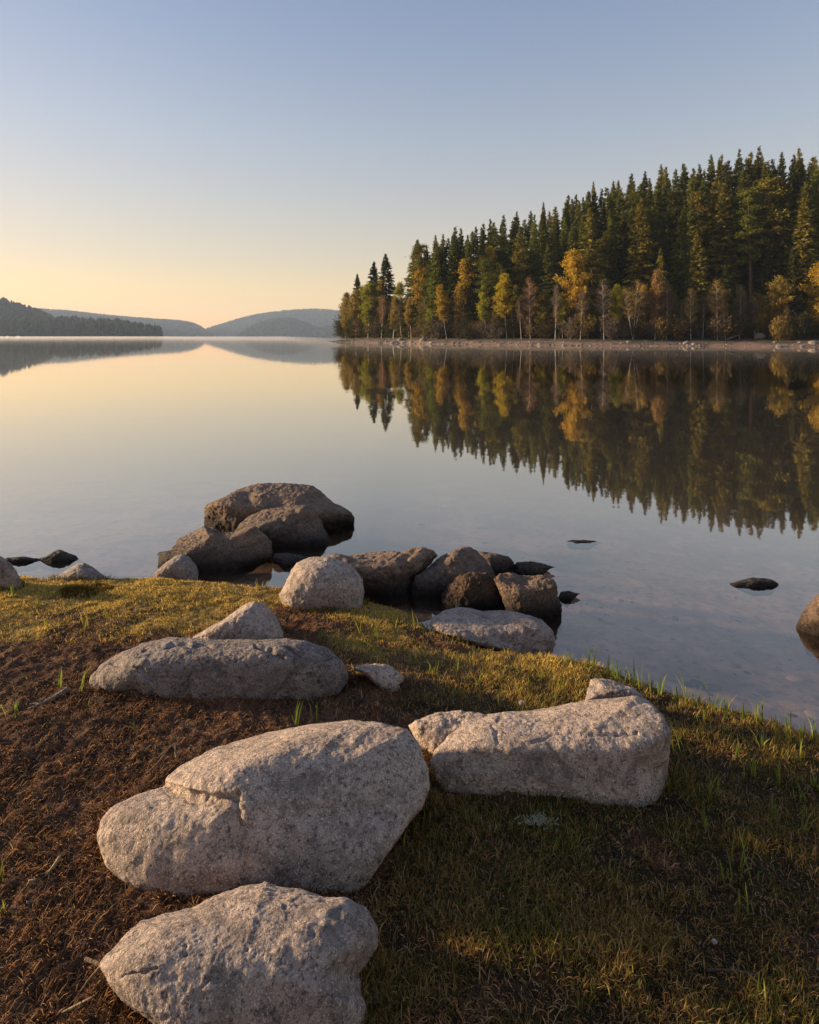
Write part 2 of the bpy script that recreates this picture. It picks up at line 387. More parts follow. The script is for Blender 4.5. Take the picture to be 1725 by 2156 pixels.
def rock(name, label, poly, yc, mat, depth=0.7, z=None, planes=(), p=9, sub=7, seed=1, lump=0.05, fine=0.006, cracks=(), pits=(), centre=None,
         bury=0.10, hmin=0.22, group=None, cat="rock", tilt=0.0, xc=None, step=()):
    rng = np.random.default_rng(seed)
    P2 = np.array(poly, float)
    x0, x1, y0, y1 = P2[:, 0].min(), P2[:, 0].max(), P2[:, 1].min(), P2[:, 1].max()
    if centre is None: centre = ((x0 + x1) / 2, 0.5 * (y0 + min(y1, yc)) + 0.04 * (yc - y0))
    cx, cy = centre
    if xc is None: xc = (x0 + x1) / 2
    if z is None: _, Yf, zg = ground_px(xc, yc)
    else: zg = z; Yf = F * (H - z) / (yc - HY)
    a = (x1 - x0) / 2 / F * (Yf * 1.12); b = depth * a
    Y0 = Yf + 0.82 * b; tan = (yc - HY) / F
    Hr = max(hmin * 2 * a, (yc - y0) / F * (Y0 + 0.3 * b) - 0.75 * b * tan)
    c = (Hr + bury) / 2 * 1.05; zc = zg - bury + c
    D, T = ico(sub); D = D.copy()
    if mat is M['granite_wet']: p = max(p, 15); lump = max(lump, .055)
    nr = fib(26, rng); dr = rng.uniform(0.86 if mat is not M['granite_wet'] else 0.80, 1.06, 26)
    if planes:
        keep = np.ones(26, bool)
        for n, d in planes:
            n = np.array(n, float); n /= np.linalg.norm(n); keep &= ~((nr @ n > 0.8))
        nr, dr = nr[keep], dr[keep]
        for n, d in planes:
            n = np.array(n, float); n /= np.linalg.norm(n); nr = np.vstack([nr, n]); dr = np.append(dr, d)
    s = np.zeros(len(D))
    for n, d in zip(nr, dr): s += np.maximum(0, D @ n / d) ** p
    r = s ** (-1 / p)
    if mat is M['granite_dark']: lump = max(lump, 0.10)
    r *= 1 + lump * fbm(D * 1.9 + seed * 3.1, 3, seed) * 2
    V = D * r[:, None] * np.array([a, b, c])
    if tilt:
        ct, st = math.cos(tilt), math.sin(tilt); V[:, [0, 1]] = V[:, [0, 1]] @ np.array([[ct, st], [-st, ct]])
    cxw = (xc - CX) / F * Y0
    V = V + np.array([cxw, Y0, zc])
    # fit the side seen from the shore to the photographed outline (the buried foot reaches further down)
    bp = bury * F / Yf * 1.0
    P3 = P2.copy(); m = sstep(0.35, 0.9, (P3[:, 1] - cy) / (y1 - cy + 1e-6)); P3[:, 1] += m * bp
    nb = 240
    for it in range(4):
        u = V[:, 0] / V[:, 1] * F + CX; w = HY - (V[:, 2] - H) / V[:, 1] * F
        an = np.arctan2(w - cy, u - cx); ra = np.hypot(u - cx, w - cy)
        bi = ((an + math.pi) / (2 * math.pi) * nb).astype(int) % nb
        mx = np.zeros(nb); np.maximum.at(mx, bi, ra)
        bad = mx <= 0
        if bad.any(): mx[bad] = np.interp(np.where(bad)[0], np.where(~bad)[0], mx[~bad])
        ker = np.array([1, 2, 1.0]) / 4; mx = np.convolve(np.r_[mx[-1], mx, mx[0]], ker, 'valid')
        ac = (np.arange(nb) + 0.5) / nb * 2 * math.pi - math.pi
        sc = outline_radius(P3, cx, cy, ac) / mx
        sc = np.convolve(np.r_[sc[-1], sc, sc[0]], ker, 'valid')
        k = np.interp(an, np.r_[ac[0] - 2 * math.pi / nb, ac, ac[-1] + 2 * math.pi / nb], np.r_[sc[-1], sc, sc[0]])
        mxa = np.interp(an, ac, mx); q_ = np.clip(ra / mxa, 0, 1) ** 0.6; km = float(np.mean(sc)); k = km + (k - km) * q_
        u = cx + (u - cx) * k; w = cy + (w - cy) * k
        V[:, 0] = (u - CX) / F * V[:, 1]; V[:, 2] = H - (w - HY) / F * V[:, 1]
    size = a
    # outward direction, fissures, ledges and pits, then grain
    ctr = V.mean(0); Nn = np.zeros_like(V)
    if mat is M['granite_wet']: fine = max(fine, 0.010)
    if mat is M['granite_dark']: fine = max(fine, 0.007)
    fn = np.cross(V[T[:, 1]] - V[T[:, 0]], V[T[:, 2]] - V[T[:, 0]])
    for k in range(3): np.add.at(Nn, T[:, k], fn)
    Nn /= np.linalg.norm(Nn, axis=1, keepdims=True) + 1e-12
    front = sstep(-0.05, 0.25, -(Nn * (V - np.array([0, 0, H])) / np.linalg.norm(V - np.array([0, 0, H]), axis=1, keepdims=True)).sum(1))
    u = V[:, 0] / V[:, 1] * F + CX; w = HY - (V[:, 2] - H) / V[:, 1] * F
    jx = 5 * vnoise(np.stack([u / 14, w / 14, 0 * u], 1), seed); jy = 5 * vnoise(np.stack([u / 14, w / 14, 0 * u + 9], 1), seed)
    disp = np.zeros(len(V))
    def seg(pts):
        best = np.full(len(V), 1e9); side = np.zeros(len(V))
        for (ax, ay), (bx, by) in zip(pts[:-1], pts[1:]):
            dx, dy = bx - ax, by - ay; t = np.clip(((u + jx - ax) * dx + (w + jy - ay) * dy) / (dx * dx + dy * dy), 0, 1)
            ex, ey = u + jx - ax - t * dx, w + jy - ay - t * dy; d = np.hypot(ex, ey)
            q = d < best; best = np.where(q, d, best); side = np.where(q, np.sign(dx * (w + jy - ay) - dy * (u + jx - ax)), side)
        return best, side
    for pts, dep, wid in cracks:
        d, _ = seg(pts); disp -= dep * np.exp(-(d / wid) ** 2) * front
    for pts, dep, wid, rng_ in step:      # a ledge: the side below the line is set back, fading out with distance
        d, sd = seg(pts); disp -= dep * sstep(-wid, wid, d * sd) * np.exp(-(d / rng_) ** 2) * front
    for (qx, qy), dep, wid in pits:
        disp -= dep * np.exp(-(((u - qx) ** 2 + (w - qy) ** 2) / wid ** 2)) * front
    q = V / max(size, 0.15)
    g1 = fbm(q * 4.5 + seed, 4, seed + 3, 0.55); g2 = fbm(V * 38 + seed, 4, seed + 5, 0.6)
    disp += fine * (0.55 * g1 * max(size, 0.2) / 0.35 + 0.80 * g2 - 0.8 * np.maximum(0, np.abs(g1) - 0.35))
    V = V + Nn * disp[:, None]
    base = np.array([cxw, Y0, zg])
    me = mesh_from(name, V - base, T, mat, None, True)
    ROCK_PRINTS.append((V[:, 0].min(), V[:, 0].max(), V[:, 1].min(), V[:, 1].max()))
    return add_obj(name, me, None, base, label=label, category=cat, group=group)

def build_rocks():
    G, GG, GW, GD = M['granite'], M['granite_grey'], M['granite_wet'], M['granite_dark']
    lit = ((-0.62, 0.12, 0.78), 0.74)
    rock("boulder", "largest pale boulder, long and humped, with a stepped ledge",
         [(203.5, 1764), (212, 1725), (232, 1697), (285, 1671), (343, 1653), (352, 1635), (378, 1613), (449, 1576), (520, 1554), (608, 1531), (688, 1520), (741, 1515),
          (798, 1517), (856, 1534), (882, 1565), (902, 1622), (905, 1662), (891, 1702), (847, 1759), (798, 1803), (754, 1839), (697, 1879), (652, 1876), (560, 1880), (431, 1868),
          (365, 1852), (321, 1843), (272, 1830), (223, 1803)], 1868, G, depth=0.62, sub=8, seed=3, p=13, lump=0.014, fine=0.0046, bury=0.08,
         planes=[((-0.52, 0.12, 0.84), 0.60), ((0.45, -0.60, 0.55), 0.70), ((-0.45, -0.72, 0.45), 0.80), ((1, 0.1, 0.05), 0.92), ((0.15, -0.25, 1.0), 0.86)],
         cracks=[([(360, 1650), (390, 1668), (440, 1673), (498, 1668), (505, 1700), (508, 1735)], 0.010, 5)],
         step=[([(345, 1650), (390, 1668), (440, 1673), (498, 1668), (506, 1700), (512, 1760)], 0.022, 5, 60)],
         pits=[((515, 1745), 0.008, 12), ((700, 1800), 0.007, 8), ((590, 1850), 0.008, 10)])
    rock("boulder", "pale pitted boulder nearest the camera, cut off below",
         [(210, 2033), (220, 2012), (257, 1975), (295, 1939), (344, 1924), (407, 1909), (452, 1887), (505, 1868), (557, 1858), (587, 1866), (632, 1871), (685, 1887), (734, 1889),
          (771, 1911), (794, 1954), (796, 1992), (779, 2022), (756, 2052), (760, 2085), (773, 2119), (765, 2160), (740, 2210), (640, 2260), (500, 2260), (400, 2210), (332, 2150), (257, 2108), (224, 2070)],
         2230, G, depth=0.60, sub=8, seed=11, p=9, lump=0.018, fine=0.0046, bury=0.06, centre=(500, 2040),
         planes=[((0.05, -0.35, 0.94), 0.66), ((-0.75, -0.1, 0.6), 0.80), ((0.9, -0.2, 0.2), 0.9), ((-0.1, -0.8, 0.5), 0.85)],
         pits=[((389, 2009), .006, 5), ((392, 1990), .005, 4), ((660, 1966), .006, 7), ((520, 1998), .005, 4), ((600, 1912), .005, 5), ((475, 1905), .004, 5),
               ((540, 2133), .006, 5), ((350, 2142), .006, 6), ((487, 2092), .004, 4), ((370, 2060), .004, 6), ((456, 2060), .006, 10), ((430, 2095), .005, 4), ((690, 2090), .004, 6)],
         cracks=[([(257, 2055), (300, 2052), (330, 2040)], .005, 3.5), ([(420, 2140), (412, 2095), (440, 2060)], .005, 4), ([(640, 2110), (720, 2095), (768, 2075)], .004, 3)])
    rock("boulder", "broad grey block with a cracked knob on its far corner",
         [(906, 1607), (915, 1578), (947, 1546), (982, 1518), (1021, 1504), (1057, 1498), (1121, 1496), (1160, 1489), (1199, 1480), (1240, 1473), (1290, 1469), (1340, 1464), (1370, 1480), (1398, 1507), (1414, 1536), (1410, 1592), (1406, 1642), (1402, 1690), (1384, 1706), (1356, 1699), (1256, 1687), (1185, 1685), (1114, 1678), (1007, 1674), (947, 1667), (918, 1639)],
         1688, G, depth=0.50, sub=8, seed=21, p=22, lump=0.014, fine=0.0048, bury=0.05, centre=(1190, 1580), xc=1160,
         planes=[((-0.10, -0.42, 0.90), 0.58), ((-0.12, -0.95, 0.20), 0.80), ((1, -0.12, 0.0), 0.93), ((-0.85, -0.25, 0.5), 0.86), ((0, 1, 0.2), 0.9)],
         cracks=[([(1120, 1560), (1180, 1545), (1260, 1550), (1340, 1545)], 0.005, 4),
                 ([(1060, 1500), (1040, 1530), (1050, 1560)], 0.004, 4)],
         pits=[((1008, 1600), .010, 16), ((955, 1615), .008, 14), ((1130, 1610), .006, 14)])
    block = bpy.data.objects["boulder.002"]
    k = rock("knob", "", [(1233, 1474), (1236, 1455), (1244, 1432), (1256, 1427), (1292, 1432), (1334, 1448), (1368, 1476), (1350, 1492), (1320, 1478), (1300, 1478), (1283, 1473), (1255, 1475)], 1474, G, depth=0.55, z=block.location.z + 0.02, sub=7, seed=23, p=14, lump=0.02, fine=0.005, bury=0.01, hmin=0.1,
         planes=[((0.1, -0.35, 0.9), 0.7), ((-0.9, -0.3, 0.2), 0.85)])
    rel = k.location - block.location; k.parent = block; k.location = rel; del k["category"]
    if "label" in k: del k["label"]
    rock("boulder", "low flat slab wedged behind the broad grey block",
         [(861, 1528), (875, 1516), (925, 1500), (961, 1496), (1007, 1500), (1045, 1510), (1055, 1560), (1010, 1610), (930, 1632), (900, 1600), (872, 1552)], 1600, G, depth=0.5, sub=7, seed=25, p=12, bury=0.08,
         planes=[((-0.2, -0.4, 0.9), 0.7)], fine=0.006)
    rock("boulder", "long grey boulder with dark fissures lying across the peat, left of centre",
         [(184, 1452), (188, 1426), (208, 1400), (251, 1374), (303, 1352), (355, 1341), (411, 1343), (476, 1346), (541, 1346), (606, 1343), (649, 1348), (692, 1365), (723, 1391), (735, 1421),
          (731, 1439), (714, 1455), (649, 1473), (562, 1486), (506, 1491), (433, 1487), (389, 1479), (324, 1479), (260, 1471), (216, 1465)], 1478, GG, depth=0.30, sub=8, seed=31, p=9, lump=0.02, fine=0.0052, bury=0.06,
         planes=[((-0.1, -0.5, 0.86), 0.72), ((0.0, -0.95, 0.25), 0.85), ((-0.85, -0.2, 0.5), 0.9)],
         cracks=[([(610, 1363), (635, 1380), (663, 1386), (699, 1386)], .017, 4.5), ([(537, 1358), (568, 1369), (599, 1388)], .015, 4.5), ([(205, 1408), (268, 1382), (311, 1365), (372, 1356), (440, 1360)], .010, 5),
                 ([(395, 1470), (400, 1430), (420, 1400)], .010, 6), ([(590, 1460), (605, 1430), (640, 1400)], .010, 6), ([(240, 1400), (300, 1410), (330, 1440)], .010, 5)],
         pits=[((456, 1403), .016, 10), ((275, 1468), .025, 22), ((600, 1462), .016, 20), ((318, 1462), .015, 10)])
    rock("boulder", "pointed grey boulder rising behind the long fissured boulder",
         [(405, 1341), (440, 1320), (476, 1302), (500, 1283), (519, 1270), (536, 1265), (558, 1272), (580, 1296), (597, 1330), (603, 1345), (600, 1380), (500, 1390), (410, 1375)], 1366, G, depth=0.6, seed=41, p=9, bury=0.05, lump=0.02,
         planes=[((-0.55, 0.0, 0.83), 0.62), ((0.5, -0.6, 0.6), 0.74), ((-0.1, -0.85, 0.5), 0.8)])
    rock("boulder", "rounded egg-like grey boulder at the grass edge by the puddle",
         [(587, 1252), (602, 1227), (614, 1200), (625, 1185), (652, 1173), (691, 1172), (725, 1182), (748, 1198), (764, 1219), (767, 1246), (762, 1273), (748, 1286), (710, 1290), (660, 1292), (621, 1282), (598, 1270)], 1286, G, depth=0.85, seed=51, p=7, lump=0.02, bury=0.06,
         planes=[((-0.35, -0.2, 0.9), 0.86)])
    rock("boulder", "saddle-backed brown boulder in the water behind the rounded boulder",
         [(645, 1190), (668, 1173), (706, 1165), (733, 1169), (771, 1164), (810, 1160), (848, 1160), (871, 1151), (895, 1150), (914, 1158), (921, 1170), (910, 1186), (893, 1204), (871, 1222), (856, 1240), (848, 1252), (802, 1254), (740, 1254), (660, 1240)], 1251, GW, depth=0.45, z=0.0, seed=61, p=8, bury=0.12, xc=785, centre=(785, 1207),
         planes=[((0.0, -0.3, 0.95), 0.78)], cracks=[([(868, 1155), (850, 1175), (862, 1215)], .02, 10)])
    rock("boulder", "peaked brown boulder standing in the shallows beside the saddle-backed one",
         [(856, 1250), (860, 1231), (876, 1212), (898, 1198), (922, 1177), (948, 1162), (971, 1152), (989, 1151), (1003, 1158), (1025, 1181), (1041, 1204), (1044, 1240), (1000, 1256), (929, 1256)], 1253, GW, depth=0.6, z=0.0, seed=67, p=10, bury=0.12,
         planes=[((-0.55, -0.1, 0.8), 0.72), ((0.55, -0.5, 0.65), 0.72), ((-0.2, -0.9, 0.4), 0.8)])
    rock("boulder", "small reddish boulder half hidden behind the peaked boulder",
         [(1006, 1161), (1044, 1165), (1071, 1173), (1083, 1183), (1081, 1197), (1064, 1208), (1030, 1212), (1008, 1185)], 1208, GW, depth=0.6, z=0.0, sub=6, seed=71, p=9, bury=0.1)
    rock("rock", "low dark rock tapering to a point in the water beyond the small reddish boulder",
         [(1079, 1207), (1081, 1189), (1091, 1183), (1118, 1182), (1145, 1187), (1170, 1194), (1156, 1199), (1133, 1206), (1102, 1211)], 1209, GD, depth=0.35, z=0.0, sub=6, seed=73, p=8, bury=0.08, fine=0.005)
    rock("boulder", "crumbly dark brown boulder crusted with dry peat",
         [(929, 1254), (945, 1227), (968, 1210), (998, 1203), (1025, 1206), (1047, 1214), (1075, 1250), (1080, 1285), (1025, 1284), (968, 1280), (937, 1274)], 1277, M['granite_brown'], depth=0.5, z=0.0, seed=81, p=8, lump=0.08, fine=0.012, bury=0.1)
    rock("boulder", "tan block with a lit top and a dark wet foot in the water",
         [(1039, 1219), (1052, 1208), (1076, 1205), (1102, 1212), (1141, 1211), (1164, 1219), (1174, 1235), (1174, 1254), (1183, 1273), (1183, 1290), (1170, 1304), (1141, 1300), (1102, 1298), (1071, 1287), (1056, 1254)], 1298, M['granite_tan'], depth=0.6, z=0.0, seed=85, p=13, fine=0.010, lump=0.04, bury=0.12,
         planes=[((-0.15, -0.25, 0.95), 0.66), ((0.1, -0.95, 0.2), 0.82), ((0.95, -0.1, 0.15), 0.88)])
    rock("boulder", "flat-topped pale boulder with a scrap of moss on top, at the water's edge",
         [(902, 1316), (910, 1300), (933, 1285), (964, 1278), (987, 1279), (1018, 1287), (1056, 1284), (1102, 1290), (1141, 1304), (1164, 1327), (1171, 1350), (1171, 1383), (1141, 1383), (1083, 1368), (1018, 1356), (968, 1348), (925, 1336)], 1368, G, depth=0.60, seed=91, p=14, bury=0.05, fine=0.006,
         planes=[((-0.12, -0.3, 0.95), 0.60), ((-0.05, -0.95, 0.25), 0.84), ((0.95, -0.25, 0.1), 0.92)], sub=8)
    rock("rock", "small rounded stone half sunk in the soil right of the long fissured boulder",
         [(744, 1408), (766, 1399), (794, 1396), (816, 1399), (838, 1413), (852, 1425), (848, 1444), (841, 1466), (824, 1471), (806, 1462), (796, 1444), (775, 1425)], 1462, G, depth=0.7, seed=95, p=8, bury=0.05, sub=7, centre=(815, 1425),
         planes=[((0.3, -0.7, 0.6), 0.8)])
    # cluster out in the lake
    rock("boulder", "broad dark dome, largest and farthest boulder in the water",
         [(430, 1077), (431, 1065), (448, 1055), (474, 1044), (501, 1029), (527, 1021), (546, 1017), (592, 1018), (638, 1020), (658, 1023), (674, 1032), (687, 1045), (707, 1060), (730, 1070), (746, 1085), (752, 1099), (751, 1107), (723, 1113), (690, 1116), (600, 1121), (501, 1121), (448, 1113), (432, 1105)], 1116, GW, depth=0.5, z=0.0, seed=101, p=9, bury=0.15, sub=8,
         planes=[((-0.05, -0.35, 0.94), 0.70), ((0.6, -0.3, 0.7), 0.78), ((-0.1, -0.95, 0.15), 0.9)], pits=[((520, 1050), .03, 16), ((585, 1060), .03, 18)])
    rock("boulder", "smooth dark boulder leaning on the front of the broad dark dome",
         [(494, 1119), (504, 1103), (527, 1085), (553, 1073), (592, 1068), (625, 1064), (645, 1063), (661, 1073), (677, 1098), (700, 1132), (699, 1137), (658, 1150), (609, 1152), (573, 1150), (510, 1140)], 1150, GW, depth=0.5, z=0.0, seed=105, p=9, bury=0.15,
         planes=[((-0.3, -0.3, 0.9), 0.74), ((0.35, -0.8, 0.45), 0.8)], cracks=[([(520, 1135), (600, 1128), (650, 1120), (695, 1110)], .006, 3)])
    rock("boulder", "sharp-ridged boulder with a lit left face, left of the broad dark dome",
         [(332, 1186), (334, 1163), (357, 1158), (370, 1147), (373, 1135), (403, 1121), (429, 1107), (448, 1111), (465, 1121), (494, 1120), (520, 1111), (537, 1108), (553, 1121), (573, 1139), (574, 1162), (571, 1178), (527, 1190), (478, 1200), (430, 1210), (380, 1212), (340, 1200)], 1198, GW, depth=0.5, z=0.0, seed=109, p=16, bury=0.12, sub=8, lump=0.03,
         planes=[((-0.62, -0.25, 0.75), 0.55), ((0.28, -0.80, 0.52), 0.62), ((0.1, -0.2, 1.0), 0.78)],
         cracks=[([(448, 1112), (462, 1130), (450, 1150)], .02, 9)])
    rock("rock", "small grey rock between the grass and the sharp-ridged boulder",
         [(306, 1222), (324, 1207), (350, 1184), (370, 1170), (383, 1166), (399, 1173), (412, 1188), (418, 1204), (417, 1222), (363, 1230)], 1222, GG, depth=0.6, seed=113, p=9, bury=0.06, z=0.02,
         planes=[((-0.6, -0.2, 0.75), 0.66)])
    rock("rock", "low dark rock barely above the water behind the rounded boulder",
         [(573, 1176), (579, 1165), (602, 1164), (631, 1168), (655, 1174), (650, 1192), (615, 1196), (592, 1188)], 1190, GD, depth=0.6, z=0.0, seed=117, sub=6, bury=0.08)
    rock("boulder", "grey boulder cut by the left edge of the photo, on the grass",
         [(-45, 1235), (-40, 1200), (-18, 1178), (0, 1170), (17, 1181), (32, 1198), (45, 1222), (40, 1243), (0, 1250), (-30, 1250)], 1246, GG, depth=0.7, seed=121, p=8, bury=0.05)
    rock("rock", "low wedge-shaped grey rock behind a mossy hummock at the left bank",
         [(110, 1222), (138, 1201), (164, 1186), (177, 1185), (195, 1194), (234, 1222), (230, 1240), (173, 1244), (112, 1240)], 1236, GG, depth=0.5, seed=125, p=10, bury=0.05, z=0.03)
    rock("rock", "dark rock with a small peak in the water off the left bank",
         [(76, 1180), (80, 1176), (99, 1170), (117, 1159), (125, 1157), (138, 1162), (160, 1170), (175, 1178), (150, 1184), (100, 1184)], 1182, GD, depth=0.5, z=0.0, seed=129, p=11, bury=0.06, sub=6, fine=0.004)
    rock("rock", "flat dark rock nearly awash beside the small peaked one",
         [(8, 1181), (13, 1174), (47, 1172), (78, 1176), (95, 1181), (70, 1186), (30, 1187)], 1184, GD, depth=0.4, z=0.0, seed=131, p=9, bury=0.06, sub=6, fine=0.003)
    rock("rock", "thin dark rock just breaking the open water off the point",
         [(1190, 1140), (1205, 1137), (1235, 1137), (1260, 1139), (1266, 1142), (1240, 1145), (1200, 1144)], 1143.5, GD, depth=0.35, z=0.0, seed=135, p=8, bury=0.05, sub=6, fine=0.003, hmin=0.02)
    rock("rock", "low rounded brown rock alone in the clear shallows on the right",
         [(1536, 1229), (1560, 1222), (1580, 1217), (1610, 1217), (1628, 1221), (1640, 1229), (1625, 1237), (1585, 1238), (1555, 1234)], 1236.5, GD, depth=0.4, z=0.0, seed=139, p=8, bury=0.05, sub=6, fine=0.004, hmin=0.04)
    rock("boulder", "brown boulder in the water cut by the right edge of the photo",
         [(1676, 1317), (1690, 1288), (1708, 1266), (1725, 1249), (1760, 1226), (1800, 1224), (1845, 1250), (1860, 1310), (1840, 1345), (1760, 1352), (1700, 1342)], 1346, M['granite_tan'], depth=0.6, z=0.0, seed=143, p=9, bury=0.1)
    rock("rock", "flat speckled rock nearly awash just off the tan block",
         [(1172, 1262), (1180, 1246), (1200, 1244), (1222, 1250), (1210, 1259), (1195, 1266)], 1263, GD, depth=0.5, z=0.0, seed=147, p=8, bury=0.04, sub=6, fine=0.004, hmin=0.04)
    # little stones
    for lab, px, py, r in (("pinkish palm-sized stone in the grass beside the nearest boulder", 792, 2106, 12), ("small pale stone in the grass behind the broad grey block", 1100, 1484, 7),
                           ("small reddish stone on the peat behind the largest boulder", 405, 1880, 8), ("tiny white pebble in the right foreground grass", 1505, 2320 - 335, 5)):
        X, Y, zz = ground_px(px, py)
        D, T = ico(4); rg = np.random.default_rng(px); rr = r / F * Y
        V = D * (1 + 0.25 * fbm(D * 1.5 + px, 2, px))[:, None] * np.array([1.2, 1, 0.75]) * rr
        add_obj("stone", mesh_from("stone", V, T, M['granite_tan'] if 'pink' in lab or 'red' in lab else G, None, True), None, (X, Y, zz + rr * 0.45), label=lab, category="stone")

# ---------------------------------------------------------------- turf, litter, gravel
def blades(x, y, z, h, w, lean, yaw, cols, curve=0.6):
    """n grass blades -> verts, tris, per-vertex colour"""
    n = len(x); ux, uy = np.cos(yaw), np.sin(yaw); lx, ly = np.cos(yaw + 1.57), np.sin(yaw + 1.57)
    V = np.zeros((n, 5, 3)); b = np.stack([x, y, z - 0.004], 1)
    for k, (t, ww) in enumerate(((0, 1.0), (0.55, 0.8), (1.0, 0.0))):
        off = lean * h * (t ** (1 + curve)); zz = h * t * np.sqrt(np.maximum(0.05, 1 - (lean * t * 0.8) ** 2))
        c = b + np.stack([lx * off, ly * off, zz], 1); s = np.stack([ux * w * ww / 2, uy * w * ww / 2, 0 * x], 1)
        if k < 2: V[:, 2 * k] = c - s; V[:, 2 * k + 1] = c + s
        else: V[:, 4] = c
    base = np.arange(n)[:, None, None] * 5
    T = base + np.array([[0, 1, 3], [0, 3, 2], [2, 3, 4]])[None]
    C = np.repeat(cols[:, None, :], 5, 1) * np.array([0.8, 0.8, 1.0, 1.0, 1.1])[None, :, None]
    return V.reshape(-1, 3), T.reshape(-1, 3), C.reshape(-1, 3)

def not_rock(x, y, k=0.80):
    ok = np.ones(x.shape, bool)
    for x0, x1, y0, y1 in ROCK_PRINTS:
        cx, cy, a, b = (x0 + x1) / 2, (y0 + y1) / 2, (x1 - x0) / 2 * k, (y1 - y0) / 2 * k
        ok &= ((x - cx) / a) ** 2 + ((y - cy) / b) ** 2 > 1
    return ok

def pal(cols, n, rng, j=0.25):
    c = np.array(cols)[rng.integers(0, len(cols), n)]; return c * rng.uniform(1 - j, 1 + j, (n, 1))

def build_turf():
    rng = np.random.default_rng(5)
    gold = [(0.66, 0.44, 0.09), (0.74, 0.52, 0.13), (0.52, 0.36, 0.06), (0.36, 0.30, 0.05), (0.80, 0.61, 0.24), (0.26, 0.15, 0.04), (0.60, 0.34, 0.07)]
    green = [(0.105, 0.115, 0.022), (0.075, 0.10, 0.018), (0.15, 0.15, 0.03), (0.055, 0.07, 0.014), (0.20, 0.17, 0.035)]
    straw = [(0.27, 0.165, 0.042), (0.36, 0.235, 0.075), (0.18, 0.10, 0.03), (0.10, 0.055, 0.02), (0.44, 0.31, 0.13), (0.22, 0.155, 0.035)]
    olive = green + straw
    # sample in view-weighted depth so the density follows what the eye resolves
    def scatter(n, ylo, yhi, power=1.0):
        y = ylo * (yhi / ylo) ** rng.uniform(0, 1, n); s = np.abs(y) * 0.70 + 0.15
        x = rng.uniform(-1, 1, n) * s; return x, y
    x, y = scatter(820000, 1.05, 4.7)
    z, so, d = ground_z(x, y)
    patch = fbm2(x, y, 2.6, 4, 61) * 0.5 + 0.5; patch2 = fbm2(x, y, 9, 3, 62) * 0.5 + 0.5
    dens = (1 - so) * (0.10 + 0.95 * sstep(0.40, 0.62, patch * 0.35 + patch2 * 0.45 + .2 * (fbm2(x, y, 28, 2, 68) * .5 + .5))) + so * 0.012
    k = (d > 0.015 + 0.05 * (patch2 - 0.35)) & (rng.uniform(0, 1, len(x)) < dens) & not_rock(x, y)
    x, y, z, so, d, patch, patch2 = x[k], y[k], z[k], so[k], d[k], patch[k], patch2[k]; n = len(x)
    mossy = sstep(-0.25, 0.15, -x - 0.28 * (y - 3.2) * 0) * sstep(2.7, 3.2, y)      # the short golden carpet on the left
    h = (0.010 + 0.010 * rng.uniform(0, 1, n)) * mossy + (1 - mossy) * (0.006 + 0.030 * rng.uniform(0, 1, n) ** 3.4 * (0.4 + 1.1 * patch2))
    w = 0.0008 + 0.0008 * rng.uniform(0, 1, n) + 0.00038 * y
    g = sstep(2.0, 2.9, y + 0.35 * (patch - 0.5))[:, None]
    gp = (rng.uniform(0, 1, n) < .06 + .42 * sstep(.42, .64, fbm2(x, y, 3.4, 4, 66) * .5 + .5))[:, None]
    ol = pal(green, n, rng) * gp + pal(straw, n, rng) * ~gp
    gl = np.where(gp & (rng.uniform(0, 1, (n, 1)) < .16), pal(green, n, rng) * 2.0, pal(gold, n, rng))
    c = gl * g + ol * (1 - g)
    c = c * (0.70 + 0.6 * patch2[:, None])
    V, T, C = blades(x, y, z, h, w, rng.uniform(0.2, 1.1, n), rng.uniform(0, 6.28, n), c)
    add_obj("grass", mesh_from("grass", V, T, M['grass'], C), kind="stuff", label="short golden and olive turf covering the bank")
    # longer blades crowding round the feet of the boulders
    xs, ys = [], []
    for x0, x1, y0, y1 in ROCK_PRINTS:
        if y0 > 4.2: continue
        m = int(1500 * (x1 - x0)); a = rng.uniform(0, 6.28, m); rr = rng.uniform(.84, 1.12, m); xs.append((x0 + x1) / 2 + (x1 - x0) / 2 * rr * np.cos(a)); ys.append((y0 + y1) / 2 + (y1 - y0) / 2 * rr * np.sin(a))
    x = np.concatenate(xs); y = np.concatenate(ys); z, so, d = ground_z(x, y); k = d > 0.02; x, y, z, so = x[k], y[k], z[k], so[k]; n = len(x)
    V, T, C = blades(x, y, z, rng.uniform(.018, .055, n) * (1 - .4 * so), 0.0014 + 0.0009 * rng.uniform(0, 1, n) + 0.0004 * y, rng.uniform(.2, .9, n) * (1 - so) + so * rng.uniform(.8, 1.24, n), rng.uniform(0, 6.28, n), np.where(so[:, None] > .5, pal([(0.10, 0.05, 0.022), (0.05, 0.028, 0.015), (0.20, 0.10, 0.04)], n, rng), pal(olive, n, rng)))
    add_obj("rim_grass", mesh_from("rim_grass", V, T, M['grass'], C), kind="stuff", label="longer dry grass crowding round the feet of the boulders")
    # dark fibres, roots and rotted stalks matted over the peat
    x, y = scatter(380000, 1.05, 4.4); z, so, d = ground_z(x, y)
    pt = fbm2(x, y, 6, 4, 71) * 0.5 + 0.5
    k = (d > 0.03) & (rng.uniform(0, 1, len(x)) < so * (0.42 + 0.6 * sstep(0.4, 0.62, pt)) + (1 - so) * 0.30) & not_rock(x, y)
    x, y, z, pt = x[k], y[k], z[k], pt[k]; n = len(x)
    br = [(0.25, 0.11, 0.045), (0.11, 0.052, 0.026), (0.40, 0.185, 0.070), (0.022, 0.013, 0.009), (0.38, 0.22, 0.10), (0.035, 0.02, 0.012)]
